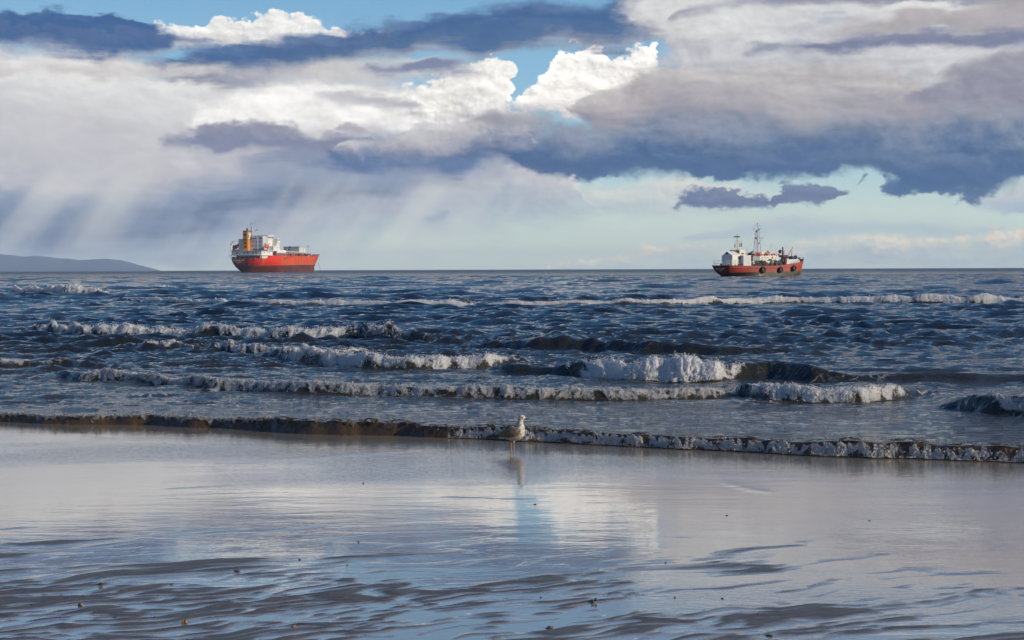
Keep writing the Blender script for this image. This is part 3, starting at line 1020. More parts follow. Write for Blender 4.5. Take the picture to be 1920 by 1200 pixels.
def film_build(g_, b, nt):
    co = objco(nt)
    sp = nt.nodes.new('ShaderNodeSeparateXYZ')
    nt.links.new(co, sp.inputs[0])
    x, y = sp.outputs[0], sp.outputs[1]
    b.inputs['Base Color'].default_value = (*FILM_BASE, 1)
    b.inputs['IOR'].default_value = 2.9
    zone = g_.noise(g_.vec(g_.math('MULTIPLY', x, 0.22), g_.math('MULTIPLY', y, 0.5), 2.0), 1.0, 3)
    br = g_.math('MULTIPLY_ADD', zone, 2.2, g_.math('MULTIPLY_ADD', x, 0.07, -0.95))
    breeze = g_.remap(g_.math('ADD', br, g_.remap(y, 12.5, 17.0, -0.25, 0.75)), 0.0, 1.0)
    rip = g_.noise(g_.vec(g_.math('MULTIPLY', x, 10.0), g_.math('MULTIPLY', y, 20.0), 0.0), 1.0, 3, 0.6, 0.3)
    swl = g_.noise(g_.vec(g_.math('MULTIPLY', x, 1.1), g_.math('MULTIPLY', y, 3.4), 5.0), 1.0, 4, 0.55, 0.4)
    n1 = bump(g_, rip, g_.math('MULTIPLY_ADD', breeze, 0.0040, 0.0003), 1.0)
    n2 = bump(g_, swl, 0.0022, 1.0, n1)
    nt.links.new(n2, b.inputs['Normal'])
    g_.put(b.inputs['Roughness'], g_.math('MULTIPLY_ADD', breeze, 0.05, 0.03))
    b.inputs['Coat Weight'].default_value = 0.6
    b.inputs['Coat Roughness'].default_value = 0.03
    nt.links.new(n2, b.inputs['Coat Normal'])


M_FILM = material('film_water', build=film_build)
film = grid_mesh('shallow_water', FX, FY, FZ, M_FILM)
tag(film, 'thin glassy sheet of sea water lying over the sand', kind='structure')


# ------------------------------------------------------------------ foam: a lumpy froth on the breaking faces
def foam_mat(g_, b, nt):
    co = objco(nt)
    tint, dens = attr(nt, 'tint'), attr(nt, 'dens')
    k = attr(nt, 'grain')
    cs = g_.scale_col(co, k)
    n = g_.noise(cs, 1.0, 5, 0.65, 0.4)
    n2 = g_.noise(cs, 3.1, 4, 0.65)
    c = g_.mix(g_.remap(n, 0.35, 0.7), (0.74, 0.72, 0.67), (0.95, 0.94, 0.92))
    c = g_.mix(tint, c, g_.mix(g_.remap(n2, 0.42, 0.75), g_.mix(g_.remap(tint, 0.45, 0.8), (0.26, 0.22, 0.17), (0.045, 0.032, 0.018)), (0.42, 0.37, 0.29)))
    nt.links.new(c, b.inputs['Base Color'])
    b.inputs['Roughness'].default_value = 0.55
    b.inputs['Specular IOR Level'].default_value = 0.3
    b.inputs['Subsurface Weight'].default_value = 0.0
    nt.links.new(bump(g_, n2, g_.math('DIVIDE', 0.22, k), 0.45), b.inputs['Normal'])
    cut = g_.math('MULTIPLY_ADD', n2, 0.85, g_.math('MULTIPLY', n, 0.75))
    alpha = g_.remap(g_.math('ADD', cut, dens), 1.02, 1.28)
    nrm = b.inputs['Normal'].links[0].from_socket
    tl = nt.nodes.new('ShaderNodeBsdfTranslucent')
    nt.links.new(b.inputs['Base Color'].links[0].from_socket, tl.inputs['Color'])
    nt.links.new(nrm, tl.inputs['Normal'])
    m1 = nt.nodes.new('ShaderNodeMixShader')
    m1.inputs[0].default_value = 0.5
    nt.links.new(b.outputs[0], m1.inputs[1])
    nt.links.new(tl.outputs[0], m1.inputs[2])
    tr = nt.nodes.new('ShaderNodeBsdfTransparent')
    m2 = nt.nodes.new('ShaderNodeMixShader')
    nt.links.new(alpha, m2.inputs[0])
    nt.links.new(tr.outputs[0], m2.inputs[1])
    nt.links.new(m1.outputs[0], m2.inputs[2])
    nt.links.new(m2.outputs[0], nt.nodes['Material Output'].inputs['Surface'])


M_FOAM = material('sea_foam', build=foam_mat)
ICO_V, ICO_F = ico_arrays(1)


def water_z(X, Y, d):
    return sea_height(X, Y, np.full_like(X, max(0.06, d * 0.004)))


def foam_strip(key, px0, px1, lo=-0.1, hi=1.5, thick=0.4, dens=0.55, tint=0.0, drops=500, label='', lift=0.0, ragged=1.0, seed=0, kf=1.5, vary=0.7):
    b = BREAKERS[key]
    pts = b['px']
    xw = [ground(p, float(np.interp(p, [q[0] for q in pts], [q[1] for q in pts])))[0] for p in (px0, px1)]
    d = float(np.mean(np.interp(np.linspace(xw[0], xw[1], 9), b['p'][0], b['p'][1])))
    nx = int(min(1300, (xw[1] - xw[0]) / (d / 1422 * 0.85)))
    nq = 24 if d < 45 else 16
    x = np.linspace(xw[0], xw[1], nx, dtype=np.float32)[:, None] * np.ones((1, nq), np.float32)
    q = np.linspace(0, 1, nq, dtype=np.float32)[None, :] * np.ones((nx, 1), np.float32)
    yf, h = crest(b, x)
    hm = float(np.median(h[:, 0]))
    h = np.maximum(h, 0.25 * hm)
    wf = b['face'] * h + 0.03
    k = kf / max(hm, 0.05)
    e0 = lo + 0.22 * ragged * fbm(x * k * 0.9, 1.0 + seed, 3.0, 3)
    e1 = hi + 0.30 * ragged * fbm(x * k * 0.8, 7.0 + seed, 5.0, 3)
    t = e0 + (e1 - e0) * q
    y = yf + t * wf
    z = water_z(x, y, d)
    if key == 'shore':
        z = np.maximum(z, beach_plane(y) + 0.006)
    env = np.sin(np.pi * q) ** 0.6
    el = min(2.6 * hm, 0.24 * (xw[1] - xw[0]))
    end = sstep(x, xw[0], xw[0] + el) * (1 - sstep(x, xw[1] - el, xw[1]))
    lump = 0.42 + 0.40 * np.abs(perlin(x * k * 0.8, y * k * 1.0, z * k * 1.0 + seed)) + 0.34 * np.abs(perlin(x * k * 2.1, y * k * 1.9, z * k * 1.9 + 5)) + 0.18 * np.abs(perlin(x * k * 5.0, y * k * 4.2, z * k * 4.2 + 9)) + 0.06 * perlin(x * k * 9, y * k * 8, z * k * 8)
    big = (1 - vary) * 0.9 + vary * 1.6 * np.clip(0.5 + 1.1 * fbm(x * k * 0.30, 2.0 + seed, 1.0, 3), 0, 1.3)
    off = thick * h * env * end * lump * big
    ang = np.interp(q, [0, 0.35, 0.7, 1.0], [0.35, 0.75, 1.35, 1.6])
    y = y - off * np.cos(ang) - 0.06 * h * perlin(x * k * 8, q * 9, 2.0)
    z = z + off * np.sin(ang) + lift + 0.004
    x2 = x + 0.10 * h * perlin(x * k * 5, q * 7, 12.0)
    patch = fbm(x * k * 0.55, q * 2.2, 4.0 + seed, 3)
    dn = dens * (0.35 + 0.65 * env) * (0.5 + 0.5 * end) + 0.62 * patch * ragged - 0.25 * (1 - end) - 0.18 * sstep(q, 0.75, 1.0) - 0.22 * (1 - sstep(q, 0.0, 0.35))
    co = [np.stack([x2, y, z], -1).reshape(-1, 3)]
    r, c = np.meshgrid(np.arange(nx - 1), np.arange(nq - 1), indexing='ij')
    a = (r * nq + c).ravel()
    tri = np.concatenate([np.stack([a, a + nq, a + nq + 1], -1), np.stack([a, a + nq + 1, a + 1], -1)])
    keep = dn.reshape(-1)[tri].max(1) > -0.05
    fa = [tri[keep]]
    D = [dn.reshape(-1)]
    T = [(tint + 0.35 * tint * fbm(x * k * 0.8, q * 3, 8.0, 2) + 0.45 * (1 - sstep(q, 0.0, 0.45)) * (1 - tint)).reshape(-1)]  # browner towards the foot, where shade is put into the tint
    # flung drops and clots along the lip and the foot
    rg = np.random.default_rng(100 + b['i'] + seed)
    drops = int(drops * 0.6)
    if drops:
        iy = rg.integers(0, nx, drops)
        iq = np.clip((rg.beta(2.2, 1.6, drops) * nq).astype(int), 0, nq - 1)
        ok = dn[iy, iq] > 0.15
        iy, iq = iy[ok], iq[ok]
        m = len(iy)
        size = d / 1422 * rg.uniform(0.14, 0.42, m) * (1 + 0.9 * rg.random(m) ** 5)
        ctr = np.stack([x2[iy, iq], y[iy, iq] - rg.random(m) * 0.08 * hm, z[iy, iq] + np.abs(rg.normal(0, 0.10, m)) * hm], -1)
        stretch = np.stack([rg.uniform(0.7, 1.6, m), rg.uniform(0.7, 1.2, m), rg.uniform(0.7, 1.5, m)], -1)
        v = ICO_V[None] * (size[:, None] * stretch)[:, None, :] + ctr[:, None, :]
        base = nx * nq
        co.append(v.reshape(-1, 3))
        fa.append((ICO_F[None] + (base + np.arange(m) * len(ICO_V))[:, None, None]).reshape(-1, 3))
        D.append(np.full(m * len(ICO_V), 1.0))
        T.append(np.full(m * len(ICO_V), tint * 0.6))
    D, T = np.concatenate(D), np.concatenate(T)
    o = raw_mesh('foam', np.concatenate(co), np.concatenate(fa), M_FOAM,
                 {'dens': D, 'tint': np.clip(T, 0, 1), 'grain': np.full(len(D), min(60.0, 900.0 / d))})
    return tag(o, label, 'foam', kind='stuff')


foam_strip('main', 1062, 1392, -0.15, 1.15, 0.55, 0.82, 0.0, 2600, 'thick white foam of the biggest breaker right of centre')
foam_strip('second', 146, 1385, -0.2, 1.7, 0.30, 0.46, 0.45, 3200, 'long low line of dirty white foam behind the shore wave', seed=2, ragged=1.0)
foam_strip('second_right', 1394, 1706, -0.2, 1.8, 0.44, 0.60, 0.12, 2200, 'bright short foam roll at the right end of the long foam line', seed=3, ragged=1.0)
foam_strip('corner', 1826, 2050, 0.1, 1.2, 0.35, 0.42, 0.35, 500, 'foam sliding down the dark wave at the right edge', seed=4)
foam_strip('middle', 515, 972, -0.15, 1.8, 0.40, 0.56, 0.12, 2600, 'white foam line left of the biggest breaker', seed=5, ragged=1.0)
foam_strip('middle_left', 400, 700, -0.1, 1.6, 0.42, 0.42, 0.25, 900, 'thin foam trailing behind the middle foam line', seed=6)
foam_strip('far_left', 60, 672, 0.0, 1.8, 0.38, 0.56, 0.15, 2600, 'broad band of foam on the left breaker beyond the middle line', seed=7, ragged=1.0)
foam_strip('far_left', 668, 770, 0.35, 1.35, 0.25, 0.30, 0.35, 400, 'foam streaks on the curling face at the end of the left breaker', seed=8)
foam_strip('far_mid', 985, 1022, 0.3, 1.2, 0.3, 0.25, 0.35, 150, 'small foam curl on the dark swell in mid water', seed=9)
foam_strip('left_mid', 270, 345, 0.0, 1.3, 0.4, 0.45, 0.2, 300, 'small foam patch below the left breaker', seed=10)
foam_strip('left_low', -60, 62, 0.2, 1.4, 0.3, 0.38, 0.25, 300, 'foam on the small wave at the left edge', seed=11)
foam_strip('line', 258, 2050, 0.0, 1.7, 0.30, 0.74, 0.0, 3000, 'long straight white foam line far out across the water', seed=12, ragged=0.55, vary=0.5)
foam_strip('far_foam', 8, 205, 0.1, 1.7, 0.5, 0.78, 0.05, 900, 'white foam crest far out at the left edge', seed=13)
foam_strip('far_foam_right', 214, 318, 0.1, 1.7, 0.5, 0.8, 0.05, 500, 'short white foam crest beside the far left one', seed=14)
foam_strip('shore', 820, 2100, -0.3, 0.44, 0.17, 0.58, 0.40, 3000, 'crumbling foam along the foot of the shore wave', seed=15, kf=2.6)
foam_strip('shore', -60, 520, 0.1, 1.1, 0.24, 0.40, 0.70, 1400, 'brown flecked foam on the left part of the shore wave', seed=16, kf=2.2)
foam_strip('shore', 400, 1160, 0.25, 1.5, 0.28, 0.42, 1.0, 700, 'brown foam lip on the dark middle of the shore wave', seed=17, kf=2.2)
foam_strip('shore', 1100, 2000, 0.5, 1.4, 0.26, 0.40, 0.95, 500, 'dark brown churned lip above the foam of the shore wave at right', seed=19)
foam_strip('shore', 1380, 1940, 1.0, 2.2, 0.10, 0.22, 0.25, 500, 'thin foam on the top edge of the shore wave at right', seed=18)



# ------------------------------------------------------------------ paints
def paint(name, c, rough=0.45, dirt=0.25, scale=0.6, rust=(0.16, 0.06, 0.03)):
    def build(g_, b, nt):
        co = objco(nt)
        n = g_.noise(g_.vmath('MULTIPLY', co, (scale, scale, scale * 0.35)), 1.0, 5, 0.6)
        nt.links.new(g_.mix(g_.math('MULTIPLY', g_.remap(n, 0.5, 0.75), dirt), c, rust), b.inputs['Base Color'])
        b.inputs['Roughness'].default_value = rough
    return material(name, build=build)


P_WHITE = paint('white_paint', (0.68, 0.67, 0.62), 0.45, 0.18)
P_PALE = paint('pale_grey_paint', (0.5, 0.5, 0.5), 0.5, 0.3)
P_CREAM = paint('cream_paint', (0.62, 0.58, 0.46), 0.45, 0.2)
P_GREY = paint('grey_paint', (0.40, 0.41, 0.42), 0.5, 0.25)
P_DARK = paint('dark_paint', (0.022, 0.022, 0.024), 0.5, 0.1)
P_ORANGE = paint('funnel_orange', (0.62, 0.21, 0.012), 0.4, 0.12)
P_LIFE = paint('lifeboat_orange', (0.80, 0.075, 0.012), 0.35, 0.05)
P_YELLOW = paint('crane_yellow', (0.60, 0.27, 0.03), 0.45, 0.3)
P_MAROON = paint('dark_red_paint', (0.10, 0.010, 0.014), 0.45, 0.15)
P_REDDECK = paint('red_oxide_deck', (0.22, 0.04, 0.025), 0.6, 0.3)
P_GREEN = paint('dark_green_paint', (0.012, 0.045, 0.030), 0.5, 0.3)
P_GLASS = material('dark_glass', (0.015, 0.018, 0.022), 0.1)
P_TEAL = material('dark_teal_mark', (0.006, 0.07, 0.055), 0.4)
P_TYRE = material('black_rubber', (0.012, 0.012, 0.012), 0.75)
P_STEEL = paint('pale_steel', (0.5, 0.5, 0.5), 0.4, 0.2)
P_LETTER = material('white_lettering', (0.8, 0.78, 0.74), 0.5)


def hull_grid(stations, levels, pt):
    """Shell through points pt(i, j, side); returns a mesh builder closed at stern and deck."""
    mb = MB()
    rows = {}
    for side in (-1, 1):
        rows[side] = [[mb.bm.verts.new(pt(i, j, side)) for j in range(levels)] for i in range(stations)]
        for i in range(stations - 1):
            for j in range(levels - 1):
                q = (rows[side][i][j], rows[side][i + 1][j], rows[side][i + 1][j + 1], rows[side][i][j + 1])
                mb.bm.faces.new(q)
    for j in range(levels - 1):                                # stern plate
        mb.bm.faces.new((rows[-1][0][j], rows[-1][0][j + 1], rows[1][0][j + 1], rows[1][0][j]))
    for i in range(stations - 1):                              # deck
        mb.bm.faces.new((rows[-1][i][-1], rows[-1][i + 1][-1], rows[1][i + 1][-1], rows[1][i][-1]))
    bmesh.ops.remove_doubles(mb.bm, verts=mb.bm.verts[:], dist=0.004)
    return mb


def lettering(txt, size, depth, mat, parent, name, loc, rot):
    cu = bpy.data.curves.new(name, 'FONT')
    cu.body = txt
    cu.size = size
    cu.align_x = 'CENTER'
    cu.align_y = 'CENTER'
    cu.extrude = depth
    tmp = bpy.data.objects.new('tmp', cu)
    COL.objects.link(tmp)
    bpy.context.view_layer.update()
    me = bpy.data.meshes.new_from_object(tmp.evaluated_get(bpy.context.evaluated_depsgraph_get()))
    bpy.data.objects.remove(tmp)
    bpy.data.curves.remove(cu)
    me.name = name
    o = link(name, me, mat, parent)
    o.location = loc
    o.rotation_euler = rot
    return o


def lerp(x, xs, ys):
    return float(np.interp(x, xs, ys))


# ------------------------------------------------------------------ the red tanker, at anchor far out
TD, TTH = 1500.0, 68.0
_d = ray(456.5, 508)
tanker = empty('tanker', (_d.x / _d.y * TD, TD, 0.0), R(76.0))
tanker.scale = (1.06, 1.06, 1.06)
tag(tanker, 'large red tanker ship with white superstructure and orange funnel at anchor on the left horizon', 'ship')


def tx(c, y=0.0):
    return (c - 420 + 16.65 * y) / 6.725


def tz(cy):
    return (995 - cy) * 0.0557


def tdeck(x):
    return lerp(x, [0, 22, 26, 140, 165, 168, 203], [13.9, 13.9, 17.0, 17.0, 17.4, 18.9, 19.8])


def tank_pt(i, j, side):
    s = i / 47
    zt = [-1.5, 0.0, 1.5, 3, 5.0, 6.8, 7.0, 9, 11, 13.0, 1e3][j]
    x0 = 203 * (0.5 * (1 - math.cos(math.pi * s)) * 0.75 + 0.25 * s)
    z = min(zt, tdeck(x0)) if j == 10 else zt
    xs = lerp(z, [-1.5, 0, 5, 9, 14], [4.5, 3.6, 1.6, 0.5, 0.0])
    xb = lerp(z, [-1.5, 0, 5.3, 10.9, 15, 20], [183, 183, 185, 192.5, 198.5, 203])
    x = xs + (xb - xs) * x0 / 203
    f = lerp(z, [-1.5, 0, 5.3, 10, 13.9, 20], [0.22, 0.35, 0.75, 0.94, 1.0, 1.0])
    k = sstep(np.float64(x / 70))
    hb = 18 * (f + (1 - f) * k)
    u = min(1.0, (x - xs) / 20)
    hb *= (1 - (1 - u) ** 2.6) ** (1 / 2.6) * 0.68 + 0.32 if u < 1 else 1
    if x > 138:
        r = (x - 138) / (xb - 138)
        hb *= max(0.0, 1 - r ** (1.15 + 0.012 * z))
    return (x, side * hb, z)


def tank_paint(g_, b, nt):
    co = objco(nt)
    sp = nt.nodes.new('ShaderNodeSeparateXYZ')
    nt.links.new(co, sp.inputs[0])
    x, y, z = sp.outputs
    streak = g_.noise(g_.vec(g_.math('MULTIPLY', x, 0.35), g_.math('MULTIPLY', y, 0.35), g_.math('MULTIPLY', z, 0.05)), 1.0, 5, 0.65)
    patch = g_.noise(g_.vmath('MULTIPLY', co, (0.05, 0.05, 0.09)), 1.0, 4, 0.6)
    fresh = g_.math('MULTIPLY', g_.remap(x, 14, 17), g_.remap(x, 52, 48))
    red = g_.mix(g_.remap(streak, 0.42, 0.62), (0.60, 0.060, 0.004), (0.42, 0.060, 0.009))
    red = g_.mix(g_.math('MULTIPLY', fresh, 0.9), red, (0.66, 0.018, 0.006))
    red = g_.mix(g_.remap(x, 10, 6), red, (0.42, 0.008, 0.006))  # shade of the stern put into a deeper red
    boot = g_.mix(g_.remap(patch, 0.4, 0.65), (0.055, 0.012, 0.008), (0.13, 0.025, 0.014))
    line = g_.math('MULTIPLY_ADD', x, 0.007, 6.7)
    nt.links.new(g_.mix(g_.remap(g_.math('SUBTRACT', z, line), -0.08, 0.08), boot, red), b.inputs['Base Color'])
    b.inputs['Roughness'].default_value = 0.42


M_THULL = material('red_hull_paint', build=tank_paint)
hull_grid(48, 11, tank_pt).build('hull', M_THULL, tanker)
# stern lettering and funnel mark
lettering('AUSTRAL GAS', 1.9, 0.05, P_LETTER, tanker, 'stern_name', (-0.28, 5.0, tz(782)), (R(90), 0, R(-90)))
lettering('VALPARAISO', 1.2, 0.05, P_LETTER, tanker, 'stern_port_name', (-0.12, 5.0, tz(811)), (R(90), 0, R(-90)))
lettering('IMO', 0.8, 0.05, P_LETTER, tanker, 'stern_number', (0.1, 5.0, tz(833)), (R(90), 0, R(-90)))
# aft decks
MB().box(3, 34, -17.2, 17.2, 16.85, 17.25).box(1.5, 4, -15, 15, 16.85, 17.25).build('poop_deck', P_WHITE, tanker)
m = MB()
for yy in (-16.5, -11, -5.5, 0, 5.5, 11, 16.5):
    m.bar((4.5, yy, 13.9), (4.5, yy, 16.9), 0.22)
for xx in (9, 14, 19):
    for s in (-1, 1):
        m.bar((xx, 17 * s, 13.9), (xx, 17 * s, 16.9), 0.22)
m.build('deck_stanchion', P_WHITE, tanker)
MB().box(10, 30, -15.5, 12, 13.85, 16.9).build('mooring_deck_house', P_WHITE, tanker)
m = MB()
for yy in (13.5, 9.5, 5, 0.5, -4.5, -9, -13.5):
    m.lathe((6.5, yy - 1.1, 14.9), (0, 1, 0), [(0, 0.9), (0.15, 0.9), (0.16, 0.45), (2.0, 0.45), (2.01, 0.9), (2.2, 0.9)], 10)
    m.box(5.8, 7.2, yy - 1.4, yy + 1.4, 13.9, 14.4)
m.build('mooring_winch', P_DARK, tanker)
MB().box(6, 33.5, -16.8, 15.5, 17.25, 21.2).build('poop_house', P_WHITE, tanker)
MB().box(3.5, 35, -17.8, 17.8, 21.2, 21.5).build('boat_deck', P_WHITE, tanker)
m = MB()
for i in range(18):
    yy = -17.5 + i * 35 / 17
    m.bar((3.7, yy, 21.5), (3.7, yy, 22.6), 0.07, n=4)
    m.bar((1.8, yy * 0.85, 17.25), (1.8, yy * 0.85, 18.3), 0.07, n=4)
m.bar((3.7, -17.5, 22.6), (3.7, 17.5, 22.6), 0.08, n=4).bar((3.7, -17.5, 22.05), (3.7, 17.5, 22.05), 0.06, n=4)
m.bar((1.8, -14.8, 18.3), (1.8, 14.8, 18.3), 0.08, n=4)
m.build('railing', P_WHITE, tanker)
# funnel
fx, fy = tx(442, 4.3), 4.3
fun = MB().box(fx, fx + 9.5, fy - 2.7, fy + 2.7, 21.5, 41.0, 0.93).build('funnel', P_ORANGE, tanker)
MB().box(fx + 0.2, fx + 9.3, fy - 2.6, fy + 2.6, 41.0, 41.8).build('funnel_cap', P_DARK, fun)
MB().lathe((fx + 3.5, fy - 0.6, 41.5), (0, 0, 1), [(0, 0.85), (2.6, 0.8), (2.9, 0.6)], 12).build('exhaust_pipe', P_DARK, fun)
for zz in (36.5, 31.5, 28.0, 24.6):
    MB().box(fx + 0.05, fx + 0.35, fy - 0.9, fy + 0.9, zz, zz + 2.2).build('louvre', P_MAROON if zz < 36 else P_DARK, fun)
yn = fy - 2.62
MB().box(fx + 1.0, fx + 9.1, yn - 0.14, yn + 0.3, 33.8, 38.8).build('funnel_emblem', P_WHITE, fun)
for s_, cx_ in ((1, fx + 1.4), (-1, fx + 8.7)):
    arc = [(cx_ + s_ * 1.9 * math.cos(a), 36.3 + 2.1 * math.sin(a)) for a in np.linspace(-math.pi / 2, math.pi / 2, 12)]
    MB().prism(arc, yn - 0.30, yn - 0.1).build('emblem_letter', P_TEAL, fun)
# engine casing, accommodation, bridge
MB().box(16, 30, 6.9, 12.5, 21.5, 33.5).build('engine_casing', P_PALE, tanker)
MB().box(20, 32, -6.5, 1.5, 21.5, 36.4).build('accommodation', P_PALE, tanker)
MB().box(20.6, 31, -11.8, -6.4, 21.5, 36.4).build('accommodation_wing', P_PALE, tanker)
MB().box(32, 47, -12, 12, 21.5, 33.0).build('bridge_block', P_WHITE, tanker)
MB().box(30.5, 44, -12.5, 12.5, 33.0, 36.6).build('wheelhouse', P_WHITE, tanker)
MB().box(29.8, 45.5, -13.2, 13.2, 36.6, 37.3).build('wheelhouse_roof', P_WHITE, tanker)
MB().box(44, 50.5, -17.6, -8, 29.6, 34.2).box(44, 50.5, 8, 17.6, 29.6, 34.2).build('bridge_wing', P_WHITE, tanker)
MB().box(34, 50, -17.5, -11.9, 21.5, 26.5).build('forward_house', P_WHITE, tanker)
MB().box(43, 50, -17.0, -11.9, 26.5, 29.6).build('wing_support', P_WHITE, tanker)
for xx in (31.5, 35, 38.5, 42):
    MB().box(xx, xx + 2.4, -12.58, -12.3, 34.3, 35.9).build('window', P_GLASS, tanker)
for xx in (45, 48):
    MB().box(xx, xx + 1.6, -17.68, -17.4, 32.2, 33.6).build('window', P_GLASS, tanker)
for yy, zz in ((0.3, 34), (-1.8, 34), (-4.4, 34), (-1.3, 30.6), (-5.3, 30.6), (-1.2, 26.6), (-8.6, 30.6), (-8.8, 34.2), (-9.8, 34.2), (-8.8, 26.6), (-4.9, 26.6)):
    MB().box(19.86 if yy > -6 else 20.46, 20.9, yy - 0.55, yy + 0.55, zz - 0.5, zz + 0.6).build('window', P_GLASS, tanker)
MB().box(19.84, 20.6, 0.1, 1.3, 32.4, 35.6).build('door', P_DARK, tanker)
for xx in (36, 40, 44, 48):
    MB().box(xx, xx + 0.8, -17.58, -17.3, 24.6, 25.4).build('window', P_GLASS, tanker)
for xx in (9, 13, 19, 25):
    MB().box(xx, xx + 1.1, -16.88, -16.6, 19.0, 20.0).build('window', P_GLASS, tanker)
for yy in (9.5, 1.5, -2, -8, -11):
    MB().box(5.88, 6.4, yy - 0.8, yy + 0.8, 18.8, 20.2).build('window', P_GLASS, tanker)
m = MB()
for yy in (-3.0, -5.0, -8.5, -9.7):
    m.box(19.6, 20.5, yy - 0.7, yy + 0.7, 21.5, 23.7)
m.build('deck_door', P_DARK, tanker)
m = MB()
for i in range(9):
    m.bar((20.4, -11.5 + i * 1.6, 36.4), (20.4, -11.5 + i * 1.6, 37.6), 0.07, n=4)
m.bar((20.4, -11.5, 37.6), (20.4, 1.4, 37.6), 0.08, n=4)
for i in range(9):
    m.bar((30 + i * 1.9, -13.1, 37.3), (30 + i * 1.9, -13.1, 38.4), 0.07, n=4)
m.bar((30, -13.1, 38.4), (45.4, -13.1, 38.4), 0.08, n=4)
m.build('roof_railing', P_WHITE, tanker)
# radar mast
mast = MB()
mx, my = 25.5, 2.4
for s_ in (-1, 1):
    mast.bar((mx, my + 0.9 * s_, 36.4), (mx, my + 0.35 * s_, 47.2), 0.32, 0.22)
    mast.bar((mx + 2.2, my + 0.9 * s_, 36.4), (mx + 0.4, my + 0.35 * s_, 46.5), 0.26, 0.18)
for i in range(7):
    zz = 37.5 + i * 1.4
    mast.bar((mx, my - 0.85 + 0.05 * i, zz), (mx, my + 0.85 - 0.05 * i, zz + 0.7), 0.11, n=4)
mast.box(mx - 0.9, mx + 1.1, my - 1.3, my + 1.2, 42.0, 42.3).box(mx - 0.7, mx + 0.9, my - 1.0, my + 1.0, 46.3, 46.6)
mast.bar((mx, my, 46), (mx, my, 49.6), 0.2, 0.1)
mo = mast.build('radar_mast', P_WHITE, tanker)
MB().bar((mx, my + 2.6, 48.9), (mx, my - 2.2, 49.1), 0.24, n=5).build('radar_bar', P_GREY, mo)
MB().bar((mx + 1, my - 3.6, 42.2), (mx + 1, my - 6.2, 43.0), 0.32, n=5).build('radar_scanner', P_DARK, mo)
MB().bar((mx + 1, my - 4.3, 36.4), (mx + 1, my - 3.6, 45.4), 0.2, 0.08).bar((mx + 1, my - 4.2, 39.5), (mx + 1, my - 4.9, 42.5), 0.14).build('signal_pole', P_WHITE, mo)
m = MB()
for c_, top in ((735, 168), (672, 285), (815, 330)):
    m.bar((33, (420 + 6.725 * 33 - c_) / 16.65, 37), (33, (420 + 6.725 * 33 - c_) / 16.65, tz(top)), 0.11, 0.05, n=4)
m.build('whip_aerial', P_GREY, tanker)
# stern crane and stores gear
cr = MB()
cr.bar((6, 15.6, 21.5), (6, 15.6, 31.0), 0.5, 0.42).bar((6, 15.6, 30.6), (6, 8.8, 31.4), 0.3, 0.2).bar((6, 15.6, 28), (6, 12.5, 30.9), 0.18)
cr.box(5.2, 6.8, 14.8, 16.4, 27.3, 28.6)
cr.build('stores_crane', P_WHITE, tanker)
m = MB()
m.blob((8, 13.8, 24.6), 1.2, 1.5, 2.6, 1).blob((8, 11.2, 25.6), 1.5, 2.3, 2.2, 4).blob((8, 9.0, 27.5), 1.2, 1.4, 1.6, 7).box(7, 10, 8.5, 15.5, 21.5, 23.0)
m.build('deck_machinery', P_MAROON, tanker)
MB().blob((7, 15.0, 29.0), 0.8, 0.9, 1.3, 3).build('crane_hook_block', P_YELLOW, tanker)
MB().box(19.5, 21, 5.5, 10.2, 21.5, 23.6).build('vent_box', P_DARK, tanker)
# davits for the lifeboat
dv = MB()
for xx in (13.6, 24.6):
    dv.bar((xx, -14.8, 21.5), (xx, -16.6, 28.4), 0.4, 0.35).bar((xx, -16.6, 28.4), (xx, -18.2, 28.6), 0.3)
dv.box(12, 26, -14.8, -12.5, 21.5, 22.6)
dv.build('davit', P_DARK, tanker)
# cargo gear
MB().lathe((49, -12.5, 21.0), (1, 0, 0), [(0, 0.3), (0.6, 1.4), (1.6, 2.0), (25, 2.0), (26.2, 1.5), (27, 0.4)], 18).build('deck_tank', P_WHITE, tanker)
m = MB()
for xx in (52, 57, 62, 67, 72):
    m.box(xx, xx + 0.9, -14, -11, 17, 19.4)
m.build('tank_saddle', P_GREY, tanker)
MB().box(50, 120, -9, 10, 16.9, 19.3).build('trunk_deck', P_REDDECK, tanker)
MB().box(122, 134, -9, 9, 21.6, 27.0).build('compressor_house', P_PALE, tanker)
MB().box(121, 135, -9.6, 9.6, 27.0, 27.4).build('compressor_house_roof', P_GREY, tanker)
MB().box(80, 137, -11.0, 9, 20.9, 21.6).build('pipe_deck', P_CREAM, tanker)
m = MB()
for k in range(8):
    m.bar((54 + k * 0.2, -10.5 + k * 1.3, 19.8 + 0.3 * (k % 3)), (150, -8.5 + k * 1.3, 19.8 + 0.3 * (k % 3)), 0.28, n=5)
for xx in range(84, 137, 7):
    m.bar((xx, -10.8, 17), (xx, -10.8, 21), 0.3, n=5)
m.build('cargo_pipe', P_GREY, tanker)
m = MB()
for xx, yy, s_ in ((100, -7, 1.4), (112, -13, 1.3), (128, -14, 1.5), (140, -11, 1.6), (147, -9, 1.8), (90, -13, 1.2), (119, -10, 1.2)):
    m.blob((xx, yy, 17.6 + s_ * 0.7), s_ * 1.5, s_, s_, int(xx))
m.build('deck_valve', P_MAROON, tanker)
MB().box(136, 146, -10.5, -2, 16.9, 20.5).build('deck_store', P_WHITE, tanker)
for yy in (7.6, 3.3):
    MB().lathe((121.85, yy, 24.3), (1, 0, 0), [(0, 0.75), (0.2, 0.75)], 12).build('porthole', P_DARK, tanker)
MB().blob((108, -4.0, 26.6), 1.0, 1.2, 1.0, 2).bar((108, -4, 21.6), (108, -4, 26.5), 0.2).build('deck_light_mast', P_DARK, tanker)
m = MB()
